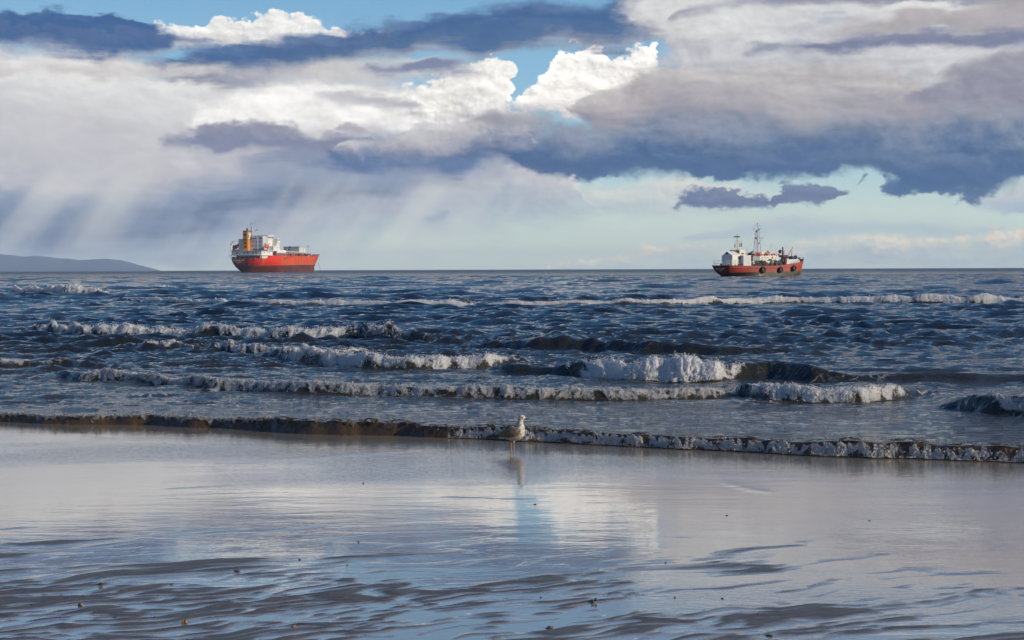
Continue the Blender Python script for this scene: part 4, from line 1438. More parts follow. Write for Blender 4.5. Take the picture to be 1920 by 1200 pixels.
for yy in (8.5, 4.5, 0.5, -3, -6.5):
    m.bar((126, yy, 27.4), (126, yy, 27.4 + (3.2 if abs(yy - 0.5) < 1 else 1.6)), 0.2, n=5)
m.box(134, 138, -9.5, -5, 21.6, 25.5)
m.build('vent_pipe', P_CREAM, tanker)
MB().box(75.5, 77.5, -14.6, -13.2, 22.4, 23.6).build('valve_cover', P_YELLOW, tanker)
# foremast, forecastle
fm = MB()
fm.bar((170, 0, 17.4), (170, 0, 30.4), 0.42, 0.2).bar((170, 2.0, 28.3), (170, -2.0, 28.3), 0.3, n=5).box(169.5, 170.5, -1.2, 1.2, 27.4, 27.7)
fm.build('foremast', P_CREAM, tanker)
m = MB()
m.lathe((172, -3, 19.2), (0, 1, 0), [(0, 1.1), (0.2, 1.1), (0.21, 0.6), (5.8, 0.6), (5.81, 1.1), (6, 1.1)], 12).box(170, 175, -3, 3, 17.4, 18.6).box(166, 168, -5, -2.5, 17.4, 20.2)
m.build('windlass', P_STEEL, tanker)
MB().bar((168, -9.0, 18.9), (196, -3.0, 19.7), 0.25).bar((168, 9.0, 18.9), (196, 3.0, 19.7), 0.25).build('forecastle_rail', P_DARK, tanker)
MB().bar((194.5, -1.6, 10.6), (200.5, -2.6, 0.2), 0.16, n=6).build('anchor_chain', P_DARK, tanker)
MB().bar((181.5, -2.0, 3.6), (186.0, -1.2, -0.4), 0.5, 0.4, n=6).build('bow_draught_mark', P_WHITE, tanker)  # white streak low on the bow, added as a draught mark
MB().bar((61, -18.1, 14.3), (82, -18.1, 16.8), 0.25).bar((60, -18.1, 14.6), (62.5, -18.1, 14.0), 0.25).build('gangway', P_DARK, tanker)

# the lifeboat hangs in its davits: a thing of its own
_M = Matrix.Translation(tanker.location) @ Matrix.Rotation(tanker.rotation_euler.z, 4, 'Z') @ Matrix.Scale(1.06, 4)
lb = empty('lifeboat', (_M @ Vector((19, -17.0, 25.6))), tanker.rotation_euler.z)
tag(lb, 'small bright orange lifeboat hanging in davits beside the tanker superstructure', 'lifeboat')
MB().lathe((-5, 0, 0), (1, 0, 0), [(0, 0.2), (0.8, 1.1), (2.5, 1.7), (7.0, 1.75), (9.0, 1.1), (9.8, 0.2)], 14).build('hull', P_LIFE, lb, smooth=True)
MB().box(-3.2, 0.2, -0.9, 0.9, 1.2, 2.5, 0.8).build('canopy', P_LIFE, lb)

# ------------------------------------------------------------------ the smaller red work ship, nearer
WD, WTH = 391.0, 46.0
_d = ray(1320 + 288 / 10.1, 510)
workship = empty('work_ship', (_d.x / _d.y * WD, WD, 0.0), R(36.0))
tag(workship, 'small red and black work ship with white deckhouses and lattice mast at right', 'ship')


def wx_(c, y=0.0):
    return (c - 288 + 49.55 * y) / 47.9


def wz(cy, c=500):
    return (1095 - 35 * (c - 330) / 1500 - cy) * 0.01451


def wdeck(x):
    return lerp(x, [0, 12, 18, 24, 29, 33], [3.1, 2.95, 3.0, 3.3, 3.75, 4.3])


def work_pt(i, j, side):
    s = i / 35
    zl = [-0.6, 0.0, 0.5, 0.95, 1.05, 1.6, 2.3, 2.55, 2.7, 1e3][j]
    x0 = 33.0 * (0.5 * (1 - math.cos(math.pi * s)) * 0.6 + 0.4 * s)
    z = wdeck(x0) if j == 9 else zl
    if j in (7, 8):
        z = wdeck(x0) - (0.62 if j == 7 else 0.5)
    xs = lerp(z, [-0.6, 0, 1.2, 3.1], [3.2, 2.2, 0.8, 0.0])
    xb = lerp(z, [-0.6, 0, 2, 4.4], [32.2, 32.4, 32.8, 33.4])
    x = xs + (xb - xs) * x0 / 33.0
    f = lerp(z, [-0.6, 0, 1.2, 2.6, 3.1], [0.25, 0.42, 0.82, 0.98, 1.0])
    hb = 3.7 * (f + (1 - f) * float(sstep(np.float64(x / 12))))
    u = min(1.0, (x - xs) / 3.5)
    hb *= (1 - (1 - u) ** 2.4) ** (1 / 2.4) * 0.3 + 0.70 if u < 1 else 1
    if x > 21:
        r = min(1.0, (x - 21) / (xb - 21))
        hb *= max(0.0, 1 - r ** (2.5 + 0.4 * max(z, 0)))
    if j == 9 or j == 8:
        hb *= 1.02
    return (x, side * hb, z)


def work_paint(g_, b, nt):
    co = objco(nt)
    sp = nt.nodes.new('ShaderNodeSeparateXYZ')
    nt.links.new(co, sp.inputs[0])
    x, y, z = sp.outputs
    n = g_.noise(g_.vmath('MULTIPLY', co, (1.2, 1.2, 0.5)), 1.0, 5, 0.65)
    n2 = g_.noise(g_.vmath('MULTIPLY', co, (0.35, 0.35, 0.7)), 1.0, 4, 0.6)
    red = g_.mix(g_.remap(n, 0.42, 0.66), (0.30, 0.026, 0.009), (0.19, 0.028, 0.013))
    red = g_.mix(g_.remap(x, 14, 26), red, (0.36, 0.052, 0.02))
    red = g_.mix(g_.remap(x, 4.0, 2.0), red, (0.20, 0.018, 0.010))  # stern red darkened, its shade painted in
    low = g_.mix(g_.remap(n2, 0.4, 0.62), (0.042, 0.040, 0.026), (0.095, 0.088, 0.055))
    low = g_.mix(g_.remap(x, 12.6, 11.6), low, (0.012, 0.011, 0.009))  # aft bottom near black: shade under the undercut stern painted in
    low = g_.mix(g_.math('MULTIPLY', g_.remap(x, 4.0, 8.0), g_.math('MULTIPLY', g_.remap(z, 0.45, 0.2), 0.8)), low, (0.10, 0.035, 0.015))
    low = g_.mix(g_.math('MULTIPLY', g_.math('MULTIPLY', g_.remap(x, 11.6, 11.8), g_.remap(x, 13.0, 12.6)), 0.7), low, (0.22, 0.21, 0.11))
    line = g_.math('MULTIPLY_ADD', x, 0.012, 1.1)
    nt.links.new(g_.mix(g_.remap(g_.math('SUBTRACT', z, line), -0.05, 0.05), low, red), b.inputs['Base Color'])
    b.inputs['Roughness'].default_value = 0.5


M_WHULL = material('weathered_red_hull', build=work_paint)
hull_grid(36, 10, work_pt).build('hull', M_WHULL, workship)
# rubbing strake along the side, bulwark at the bow
m = MB()
prev = None
for i in range(36):
    p = Vector(work_pt(i, 7, -1)) + Vector((0, -0.03, 0))
    if prev is not None:
        m.bar(prev, p, 0.10, n=5)
    prev = p
m.build('rubbing_strake', M_WHULL, workship)
m = MB()
for side in (-1, 1):
    prev = None
    for i in range(24, 36):
        p = Vector(work_pt(i, 9, side))
        q = p + Vector((0.15, 0, 0.15 + 0.55 * (i - 24) / 11))
        if prev is not None:
            a_, b_ = prev
            inn = Vector((0, -side * 0.08, 0))
            v = [m.bm.verts.new(k) for k in (a_, p, q, b_, a_ + inn, p + inn, q + inn, b_ + inn)]
            for f in ((0, 1, 2, 3), (7, 6, 5, 4), (3, 2, 6, 7), (0, 4, 5, 1), (1, 5, 6, 2), (0, 3, 7, 4)):
                m.bm.faces.new([v[k] for k in f])
        prev = (p, q)
m.build('bow_bulwark', M_WHULL, workship)
lettering('ARCTANDER', 0.62, 0.02, P_LETTER, workship, 'stern_name', (0.22, 0.0, 2.15), (R(90 + 28), 0, R(-90)))
lettering('PANAMA', 0.34, 0.02, P_LETTER, workship, 'stern_port_name', (0.50, 0.0, 1.62), (R(90 + 28), 0, R(-90)))
MB().box(2.3, 2.6, -0.12, 0.12, -0.4, 0.8).build('rudder_post', P_CREAM, workship)
# stern railing
m = MB()
rp = [(0.4, 2.5), (0.3, 0), (0.4, -2.5), (2.2, -3.5), (4.2, -3.6)]
for (xa, ya), (xb, yb) in zip(rp[:-1], rp[1:]):
    for zz in (3.65, 4.4):
        m.bar((xa, ya, zz), (xb, yb, zz), 0.045, n=4)
    for t in (0, 0.33, 0.66):
        m.bar((xa + (xb - xa) * t, ya + (yb - ya) * t, 3.1), (xa + (xb - xa) * t, ya + (yb - ya) * t, 4.4), 0.05, n=4)
m.build('stern_rail', P_CREAM, workship)
# gabled deckhouse and the box-like house beside it
hx = 3.0
MB().box(hx, hx + 4.4, -2.05, 2.05, 3.0, 5.85).build('aft_deckhouse', P_WHITE, workship)
MB().prism([(-1.85, 5.85), (1.85, 5.85), (0.15, 6.95)], hx + 0.05, hx + 4.3, 'x').build('gabled_roof', P_WHITE, workship)
MB().box(hx - 0.06, hx + 0.2, -0.25, 0.4, 6.15, 6.75).build('roof_vent', P_DARK, workship)
MB().box(5.2, 6.3, -2.12, -1.95, 4.9, 5.6).build('red_locker', P_MAROON, workship)
MB().lathe((5.75, -2.10, 5.25), (0, -1, 0), [(0, 0.13), (0.06, 0.13)], 10).build('locker_mark', P_WHITE, workship)
MB().box(3.9, 4.5, -2.10, -1.95, 3.1, 4.9).build('door', P_CREAM, workship)
MB().box(6.1, 8.95, -3.25, -0.6, 3.0, 5.85).build('deck_container', P_WHITE, workship)
m = MB()
for k in range(6):
    m.box(6.35 + k * 0.42, 6.43 + k * 0.42, -3.31, -3.2, 3.15, 5.7)
m.build('container_rib', P_WHITE, workship)
MB().box(6.7, 8.7, -1.2, 1.6, 5.4, 7.4).build('aft_control_house', P_CREAM, workship)
MB().box(6.68, 6.8, -0.9, 1.3, 6.5, 7.1).build('window', P_GLASS, workship)
m = MB()
for xx, yy, zz in ((2.2, 1.6, 3.3), (4.6, -2.9, 3.3), (5.6, -2.9, 3.25), (2.4, -1.5, 3.25)):
    m.blob((xx, yy, zz), 0.35, 0.3, 0.35, int(xx * 10))
m.build('bollard', P_DARK, workship)
# aft post with cross-bar and hanging signal shapes
ap = MB().bar((6.6, -0.3, 5.8), (6.6, -0.3, 11.3), 0.14, 0.10).build('aft_mast', P_YELLOW, workship)
MB().bar((6.6, 1.0, 11.0), (6.6, -1.3, 11.0), 0.15, n=6).bar((6.6, -0.3, 11.0), (6.6, -0.3, 11.8), 0.05).build('mast_crossbar', P_DARK, ap)
MB().bar((6.6, 1.5, 9.85), (6.6, -2.1, 9.85), 0.035, n=4).build('yard', P_GREY, ap)
for yy, zz in ((0.58, 8.6), (-1.3, 8.7), (-1.95, 8.8)):
    MB().lathe((6.6, yy, zz - 0.6), (0, 0, 1), [(0, 0.03), (0.15, 0.13), (1.0, 0.12), (1.2, 0.03)], 8).bar((6.6, yy, zz + 0.5), (6.6, yy, 9.85), 0.02, n=4).build('signal_shape', P_MAROON, ap)
MB().bar((5.2, 0.6, 7.15), (8.0, -1.6, 6.3), 0.22, 0.18).blob((5.2, 0.6, 7.2), 0.4, 0.4, 0.22, 5).build('small_derrick', P_YELLOW, workship)
# midships: winches, green gear, houses
m = MB()
m.blob((10.3, -1.6, 6.2), 0.95, 0.8, 0.36, 11).bar((9.9, -1.6, 6.3), (10.9, -2.2, 7.0), 0.2).bar((10.0, -1.2, 6.4), (10.9, -1.9, 6.1), 0.25).box(9.2, 11.0, -2.2, -1.0, 5.75, 6.0).bar((10, -1.6, 3), (10, -1.6, 5.9), 0.3)
m.build('deck_gun_winch', P_DARK, workship)
MB().box(10.9, 13.9, -2.0, 1.8, 4.3, 5.8).build('machinery_house', P_GREY, workship)
m = MB()
for k in range(4):
    m.box(11.0 + k * 0.75, 11.1 + k * 0.75, -2.08, -1.95, 4.35, 5.75)
m.box(10.9, 13.9, -2.2, -1.9, 4.2, 4.32).box(10.9, 13.9, -2.2, -1.9, 5.8, 5.92)
m.build('house_frame', P_DARK, workship)
m = MB()
for k in range(5):
    m.lathe((11.1 + k * 0.85, -3.1, 3.75), (0, 1, 0), [(0, 0.72), (0.12, 0.72), (0.13, 0.4), (1.0, 0.4), (1.01, 0.72), (1.13, 0.72)], 12)
for k in range(5):
    m.bar((10.8, -3.2, 3.2 + k * 0.27), (14.9, -3.2, 3.25 + k * 0.27), 0.06, n=4)
for xx in (16.6, 17.2, 18.6, 19.3):
    m.box(xx, xx + 0.4, -3.0, -2.2, 3.0, 4.5)
m.build('green_deck_gear', P_GREEN, workship)
m = MB()
m.box(9.6, 10.3, -3.3, -2.4, 3.0, 4.3).box(15.0, 16.4, -3.2, -2.0, 3.0, 4.35).box(17.5, 18.3, -3.0, -1.8, 3.0, 4.9)
m.build('cream_locker', P_CREAM, workship)
MB().box(13.9, 21.3, -1.9, 2.0, 4.4, 6.0).build('midship_house', P_CREAM, workship)
MB().box(18.6, 19.0, -1.98, -1.8, 4.6, 5.5).build('house_door', P_DARK, workship)
for xx in (14.6, 15.7, 16.8, 20.1):
    MB().box(xx, xx + 0.45, -1.97, -1.8, 5.0, 5.4).build('window', P_GREY, workship)
MB().box(14.8, 15.9, -1.7, 1.0, 6.0, 6.75).build('skylight_box', P_WHITE, workship)
m = MB()
m.blob((11.8, -1.6, 6.25), 0.9, 0.5, 0.26, 21).blob((14.1, -1.6, 6.35), 0.75, 0.5, 0.4, 22).blob((16.9, -1.9, 6.1), 0.6, 0.5, 0.22, 23).blob((18.2, -1.0, 6.6), 0.5, 0.5, 0.22, 24).bar((19.0, -1.9, 6.35), (21.4, -1.9, 6.3), 0.11).bar((13.0, -1.8, 6.0), (13.0, -1.8, 6.5), 0.2)
m.build('orange_cover', P_LIFE, workship)
MB().blob((17.3, -1.0, 6.5), 0.5, 0.4, 0.3, 25).build('yellow_winch', P_YELLOW, workship)
rg_ = random.Random(4)
for k in range(22):
    xx, h_ = 9.6 + k * 0.56, rg_.uniform(0.5, 1.5)
    m = MB()
    if k % 3 == 0:
        m.bar((xx, -3.4, 2.9), (xx, -3.4, 3.2 + h_), 0.13, n=5).bar((xx, -3.4, 3.0 + h_), (xx + 0.6, -3.35, 3.3 + h_), 0.10, n=5)
    else:
        m.blob((xx, -3.45, 3.0 + h_ * 0.35), 0.30, 0.2, h_ * 0.5, k + 80, 0.7)
    m.build('deck_fitting', (P_DARK, P_GREEN, P_MAROON, P_DARK)[k % 4], workship)
for k in range(12):
    xx = 11.0 + k * 0.95
    MB().blob((xx, -1.9, (5.85 if xx < 13.9 else 6.05)), 0.30, 0.2, rg_.uniform(0.15, 0.4), k + 120, 0.6).build('roof_fitting', (P_DARK, P_GREY, P_MAROON)[k % 3], workship)
# lattice mast
lm = MB()
lx, ly = 15.4, 0.6


def leg_xy(z, sx, sy):
    k = 1 - (z - 6.0) / (13.0 - 6.0) * 0.62
    return Vector((lx + sx * 0.75 * k, ly + sy * 0.85 * k, z))


for sx in (-1, 1):
    for sy in (-1, 1):
        lm.bar(leg_xy(6.0, sx, sy), leg_xy(13.0, sx, sy), 0.075, 0.06, n=5)
for k in range(6):
    za, zb = 6.2 + k * 1.13, 6.2 + (k + 1) * 1.13
    for (s1, s2) in (((-1, -1), (1, -1)), ((1, -1), (1, 1)), ((-1, 1), (-1, -1)), ((1, 1), (-1, 1))):
        A, B = (s1, s2) if k % 2 else (s2, s1)
        lm.bar(leg_xy(za, *A), leg_xy(zb, *B), 0.038, n=4)
        lm.bar(leg_xy(zb, *s1), leg_xy(zb, *s2), 0.035, n=4)
lm.bar((lx, ly, 9), (lx, ly, 14.9), 0.10, 0.06)
lmo = lm.build('lattice_mast', P_STEEL, workship)
MB().bar((lx, ly + 1.4, 10.8), (lx, ly - 2.3, 10.8), 0.06, n=5).bar((lx, ly - 1.0, 10.0), (lx, ly - 2.3, 10.9), 0.05, n=5).build('lower_spreader', P_STEEL, lmo)
MB().bar((lx, ly + 1.3, 14.2), (lx, ly - 1.1, 14.2), 0.05, n=5).bar((lx, ly - 0.2, 13.5), (lx, ly - 1.6, 13.4), 0.05, n=5).build('upper_spreader', P_STEEL, lmo)
m = MB().blob((lx, ly + 0.5, 10.75), 0.3, 0.35, 0.22, 31).blob((lx, ly - 0.6, 13.1), 0.2, 0.2, 0.25, 32).blob((lx, ly + 0.4, 12.7), 0.2, 0.2, 0.3, 33).blob((lx, ly, 14.8), 0.12, 0.12, 0.2, 34).blob((lx, ly - 0.6, 9.3), 0.2, 0.2, 0.25, 35)
m.build('mast_lamp', P_DARK, lmo)
m = MB().bar((lx, ly + 1.45, 13.2), (lx, ly + 1.45, 13.7), 0.13, 0.02, n=5)
m.build('mast_pennant', P_MAROON, lmo)
m = MB()
for c_, top, bot in ((930, 400, 640), (1275, 430, 640), (810, 545, 640), (1245, 440, 620)):
    m.bar((wx_(c_), 0, wz(bot)), (wx_(c_), 0, wz(top)), 0.03, 0.02, n=4)
m.bar((wx_(1232), 0, wz(505)), (wx_(1318), 0, wz(505)), 0.05, n=4)
m.build('whip_aerial', P_STEEL, workship)
MB().blob((wx_(1205), 0, wz(610)), 0.35, 0.35, 0.42, 41, 0.05).build('satellite_dome', P_GREY, workship)
# dark red post crane and yellow jib
m = MB()
px_ = wx_(1485, -1.2)
m.bar((px_, -1.2, 3.0), (px_, -1.2, wz(495, 1485)), 0.30, 0.18, n=8).blob((px_ - 0.3, -0.4, wz(585, 1485)), 0.42, 0.5, 0.55, 51).box(px_ - 0.55, px_ + 0.75, -1.9, -0.2, wz(695, 1485), wz(655, 1485)).bar((px_ + 0.3, -1.6, 3.0), (px_ + 0.3, -1.6, 6), 0.3, 0.4, n=8)
m.build('deck_crane_post', P_MAROON, workship)
m = MB()
m.bar((px_ - 0.1, -1.2, 4.4), (px_ - 0.1, -1.2, 5.9), 0.5, 0.35, n=8).bar((px_ + 0.55, -1.2, wz(690, 1500)), (px_ + 0.55, -1.2, wz(570, 1500)), 0.06, n=4)
m.build('crane_machinery', P_DARK, workship)
jx0, jx1 = wx_(1550), wx_(1685)
MB().bar((jx0, 0, wz(740, 1550)), (jx1, 0, wz(488, 1690)), 0.18, 0.11, n=6).bar((jx0, 0, 4.0), (jx0, 0, wz(700, 1550)), 0.22, n=6).build('crane_jib', P_YELLOW, workship)
MB().bar((jx1, 0, wz(490, 1690)), (wx_(1665), 0, wz(690, 1665)), 0.02, n=4).bar((wx_(1678), 0.4, 4.5), (wx_(1678), 0.4, wz(530, 1678)), 0.09, 0.06, n=6).build('foremast', P_DARK, workship)
MB().lathe((wx_(1525, -0.8), -0.8, wz(772, 1525)), (0, 0, 1), [(0, 0.1), (0.1, 0.32), (0.35, 0.34), (0.5, 0.1)], 10).build('red_buoy', P_LIFE, workship)
# forward cabin, windlass
MB().box(wx_(1560, -1.0), wx_(1650, -1.0), -1.0, 1.6, 3.3, wz(752, 1600)).build('forward_cabin', P_CREAM, workship)
for c_ in (1563, 1600):
    MB().box(wx_(c_, -1.0), wx_(c_, -1.0) + 0.35, -1.07, -0.9, 4.1, 4.5).build('window', P_GLASS, workship)
MB().box(24.9, 31.0, -1.6, 1.8, 3.4, 4.8, 0.8).build('forecastle_house', P_GREY, workship)
m = MB()
m.blob((26.5, 0, 5.5), 0.9, 0.7, 0.5, 61).blob((28.5, -0.3, 5.2), 1.3, 0.8, 0.5, 62).blob((30.3, 0, 5.4), 0.6, 0.6, 0.55, 63).bar((25.4, 0.5, 5.6), (27.5, -0.4, 5.4), 0.15).bar((30.5, 0, 5.0), (30.5, 0, 6.1), 0.12).blob((31.8, 0, 5.0), 0.3, 0.3, 0.4, 64)
m.build('windlass', P_DARK, workship)
m = MB()
prev = None
for side in (-1, 1):
    prev = None
    for i in range(24, 36):
        p = Vector(work_pt(i, 9, side)) + Vector((0.1, 0, 0.75 + 0.3 * (i - 24) / 11))
        m.bar((p.x, p.y, p.z - 0.7), p, 0.03, n=4)
        if prev is not None:
            m.bar(prev, p, 0.035, n=4)
        prev = p
m.build('bow_rail', P_DARK, workship)

# three big tyre fenders hang on the side: things of their own
_W = Matrix.Translation(workship.location) @ Matrix.Rotation(workship.rotation_euler.z, 4, 'Z')
for c_, cy_, ry, lab in ((1112, 948, 0.93, 'largest black tyre fender hanging amidships on the red work ship'),
                         (1448, 942, 0.84, 'middle black tyre fender on the work ship, below the dark red crane post'),
                         (1706, 908, 0.84, 'foremost black tyre fender near the bow of the work ship')):
    zz = wz(cy_, c_)
    yy = -3.7
    for _ in range(8):                                     # follow the hull in towards the bow
        xx = wx_(c_, yy)
        best = min((work_pt(i, 7, -1) for i in range(36)), key=lambda q: abs(q[0] - xx))
        yy = best[1] - 0.45
    fe = empty('tyre_fender', _W @ Vector((xx, yy, zz)), workship.rotation_euler.z)
    tag(fe, lab, 'fender', 'tyre fenders along the work ship')
    MB().torus((0, 0, 0), (0, 1, 0), ry * 0.66, ry * 0.36, 20, 10).build('tyre', P_TYRE, fe, smooth=True)
    MB().lathe((0, -0.12, 0), (0, 1, 0), [(0, ry * 0.4), (0.3, ry * 0.4)], 14).build('core', P_DARK, fe)
    MB().bar((0, 0.1, ry * 0.9), (0.1, 0.3, ry * 0.9 + 0.8), 0.05, n=5).build('chain', P_DARK, fe)

# ------------------------------------------------------------------ hills far beyond the bay, and the air between
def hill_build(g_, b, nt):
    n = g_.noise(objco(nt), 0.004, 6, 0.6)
    nt.links.new(g_.mix(n, (0.035, 0.085, 0.15), (0.065, 0.11, 0.165)), b.inputs['Base Color'])  # blue of the hazy distance mixed into the base colour
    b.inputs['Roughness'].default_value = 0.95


M_HILL = material('haze_tinted_hillside', build=hill_build)


def hills(name, prof, D, depth, label, seed):
    px = np.linspace(prof[0][0], prof[-1][0], 160)
    top = np.interp(px, [p[0] for p in prof], [p[1] for p in prof])
    hz = np.array([505 + 960 * 0.0033 - 0.0033 * p for p in px])
    X = np.array([ray(p, 500).x / ray(p, 500).y for p in px])
    H = np.maximum((hz - top) / FPX * D, 0.0)
    q = np.linspace(-1, 1, 25)
    Xg = X[:, None] * (D + q[None, :] * depth)
    Yg = D + q[None, :] * depth + 0 * X[:, None]
    Zg = H[:, None] * np.clip(1 - np.abs(q[None, :]) ** 1.6, 0, 1) + 14 * fbm(Xg / 500, Yg / 500, seed, 4) * (1 - np.abs(q)) * np.clip(H[:, None] / 60, 0, 1) - 4
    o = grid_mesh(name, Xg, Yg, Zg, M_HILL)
    return tag(o, label, kind='structure')


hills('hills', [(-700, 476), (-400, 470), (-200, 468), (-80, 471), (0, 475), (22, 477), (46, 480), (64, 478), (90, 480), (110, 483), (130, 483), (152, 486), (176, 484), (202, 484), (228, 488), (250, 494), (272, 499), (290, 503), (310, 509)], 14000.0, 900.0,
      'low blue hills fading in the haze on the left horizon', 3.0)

HAZE_D = 0.45e-4
hz_m = bpy.data.materials.new('sea_haze')
hz_m.use_nodes = True
hz_m.node_tree.nodes.clear()
_pv = hz_m.node_tree.nodes.new('ShaderNodeVolumePrincipled')
_pv.inputs['Color'].default_value = (0.74, 0.87, 1.0, 1)
_pv.inputs['Density'].default_value = HAZE_D
_pv.inputs['Anisotropy'].default_value = 0.0
_po = hz_m.node_tree.nodes.new('ShaderNodeOutputMaterial')
hz_m.node_tree.links.new(_pv.outputs[0], _po.inputs['Volume'])
haze = MB().box(-17500, 17500, -60, 17500, -8, 212).build('haze', hz_m)
tag(haze, 'thin pale sea haze in the air', kind='stuff')


# ------------------------------------------------------------------ the gull
GS = 2325.0


def gp(cx, cy):
    return ((cx - 450) / GS, (1140 - cy) / GS)


def spine_loft(sec, n=20, sub=5):
    """Rings along a bent spine; sec = (x, z, half width, half depth, tilt)."""
    s = np.array(sec)
    t = np.arange(len(s))
    tt = np.linspace(0, len(s) - 1, (len(s) - 1) * sub + 1)
    out = []
    for k in range(s.shape[1]):
        c = s[:, k]
        d = np.gradient(c)
        i = np.clip(tt.astype(int), 0, len(s) - 2)
        u = tt - i
        out.append((2 * u**3 - 3 * u**2 + 1) * c[i] + (u**3 - 2 * u**2 + u) * d[i] + (-2 * u**3 + 3 * u**2) * c[i + 1] + (u**3 - u**2) * d[i + 1])
    X, Z, W, D = out[:4]
    bm = bmesh.new()
    prev = None
    for i in range(len(tt)):
        a, b_ = max(i - 1, 0), min(i + 1, len(tt) - 1)
        tan = Vector((X[b_] - X[a], 0, Z[b_] - Z[a])).normalized()
        up = Vector((-tan.z, 0, tan.x))
        ring = [bm.verts.new(Vector((X[i], 0, Z[i])) + Vector((0, math.cos(2 * math.pi * k / n) * max(W[i], 1e-4), 0)) + up * math.sin(2 * math.pi * k / n) * max(D[i], 1e-4)) for k in range(n)]
        if prev:
            for k in range(n):
                bm.faces.new((prev[k], prev[(k + 1) % n], ring[(k + 1) % n], ring[k]))
        else:
            bm.faces.new(ring[::-1])
        prev = ring
    bm.faces.new(prev)
    return bm


def add_bar(bm, p, q, r, r2, n=8):
    m_ = MB()
    m_.bm.free()
    m_.bm = bm
    m_.bar(p, q, r, r2, n)


gx, gy = ground(960, 846)
gull = empty('gull', (gx, gy, beach_plane(gy) - 0.013), R(-6))
tag(gull, 'speckled brown and white young gull standing at the edge of the shore wave', 'bird')
sec = []
for cx, cy, w, d in ((-30, 735, .004, .006), (40, 728, .020, .012), (150, 710, .034, .022), (260, 672, .052, .048), (370, 645, .068, .074), (480, 632, .078, .090), (580, 600, .078, .095),
                     (650, 545, .068, .084), (685, 462, .050, .056), (688, 380, .038, .040), (684, 310, .034, .036), (690, 245, .034, .036), (708, 195, .036, .037), (745, 180, .034, .034), (785, 185, .024, .026), (812, 195, .013, .015)):
    x_, z_ = gp(cx, cy)
    sec.append((x_, z_, w, d))
gb = spine_loft(sec)
for lx_, ly_ in ((412, 0.026), (505, -0.026)):
    x_, _ = gp(lx_, 0)
    add_bar(gb, (x_ + 0.004, ly_, 0.155), (x_, ly_, 0.112), 0.016, 0.0085)
    add_bar(gb, (x_, ly_, 0.116), (x_ + 0.002, ly_, 0.060), 0.0078, 0.0070)
    add_bar(gb, (x_ + 0.002, ly_, 0.066), (x_ - 0.002, ly_, 0.0), 0.0088, 0.0070)
    for ty in (-0.022, 0.0, 0.022):
        add_bar(gb, (x_ - 0.004, ly_, 0.006), (x_ + 0.045, ly_ + ty, 0.004), 0.006, 0.004, 6)
    add_bar(gb, (x_, ly_, 0.005), (x_ - 0.016, ly_, 0.005), 0.005, 0.003, 6)
gme = bpy.data.meshes.new('body')
bmesh.ops.recalc_face_normals(gb, faces=gb.faces[:])
gb.to_mesh(gme)
gb.free()
gtmp = link('body_cage', gme)
rm = gtmp.modifiers.new('r', 'REMESH')
rm.mode = 'VOXEL'
rm.voxel_size = 0.0035
sm = gtmp.modifiers.new('s', 'SMOOTH')
sm.iterations = 4
sm.factor = 0.5
bpy.context.view_layer.update()
body_me = bpy.data.meshes.new_from_object(gtmp.evaluated_get(bpy.context.evaluated_depsgraph_get()))
bpy.data.objects.remove(gtmp)
for p in body_me.polygons:
    p.use_smooth = True


def gull_body(g_, b, nt):
    co = objco(nt)
    sp = nt.nodes.new('ShaderNodeSeparateXYZ')
    nt.links.new(co, sp.inputs[0])
    x, y, z = sp.outputs
    sk = g_.noise(g_.vmath('MULTIPLY', co, (70.0, 60.0, 45.0)), 1.0, 4, 0.6, 0.3)
    sk2 = g_.noise(g_.vmath('MULTIPLY', co, (30.0, 30.0, 30.0)), 1.0, 3, 0.6)
    white = g_.mix(g_.remap(sk, 0.42, 0.62), (0.66, 0.61, 0.52), (0.20, 0.13, 0.075))
    # brown hindneck and back, clean breast
    back = g_.remap(g_.math('SUBTRACT', g_.math('MULTIPLY_ADD', z, 0.22, x), g_.math('MULTIPLY_ADD', sk2, 0.05, 0.125)), 0.02, -0.03)
    upper = g_.remap(g_.math('MULTIPLY_ADD', sk2, 0.05, z), 0.19, 0.225)
    brown = g_.mix(g_.remap(sk, 0.42, 0.62), (0.060, 0.038, 0.022), (0.30, 0.22, 0.14))
    low = g_.remap(z, 0.295, 0.27)
    fac = g_.math('MULTIPLY', g_.math('MULTIPLY', back, upper), low)
    c = g_.mix(fac, white, brown)
    belly = g_.math('MULTIPLY', g_.remap(z, 0.20, 0.16), 0.6)
    c = g_.mix(g_.math('MULTIPLY', belly, g_.remap(sk2, 0.35, 0.6)), c, (0.34, 0.24, 0.14))
    nape = g_.math('MULTIPLY', g_.remap(z, 0.29, 0.33), g_.remap(x, 0.095, 0.075))
    c = g_.mix(g_.math('MULTIPLY', nape, 0.65), c, (0.18, 0.13, 0.085))
    ear = g_.math('MULTIPLY', g_.math('MULTIPLY', g_.remap(z, 0.385, 0.395), g_.remap(z, 0.42, 0.41)), g_.math('MULTIPLY', g_.remap(x, 0.085, 0.095), g_.remap(x, 0.15, 0.13)))
    c = g_.mix(g_.math('MULTIPLY', ear, g_.remap(sk, 0.4, 0.55)), c, (0.22, 0.16, 0.11))
    legs = g_.remap(z, 0.122, 0.112)
    c = g_.mix(legs, c, (0.36, 0.22, 0.12))
    nt.links.new(c, b.inputs['Base Color'])
    b.inputs['Roughness'].default_value = 0.8
    nt.links.new(bump(g_, sk, 0.002, 0.7), b.inputs['Normal'])


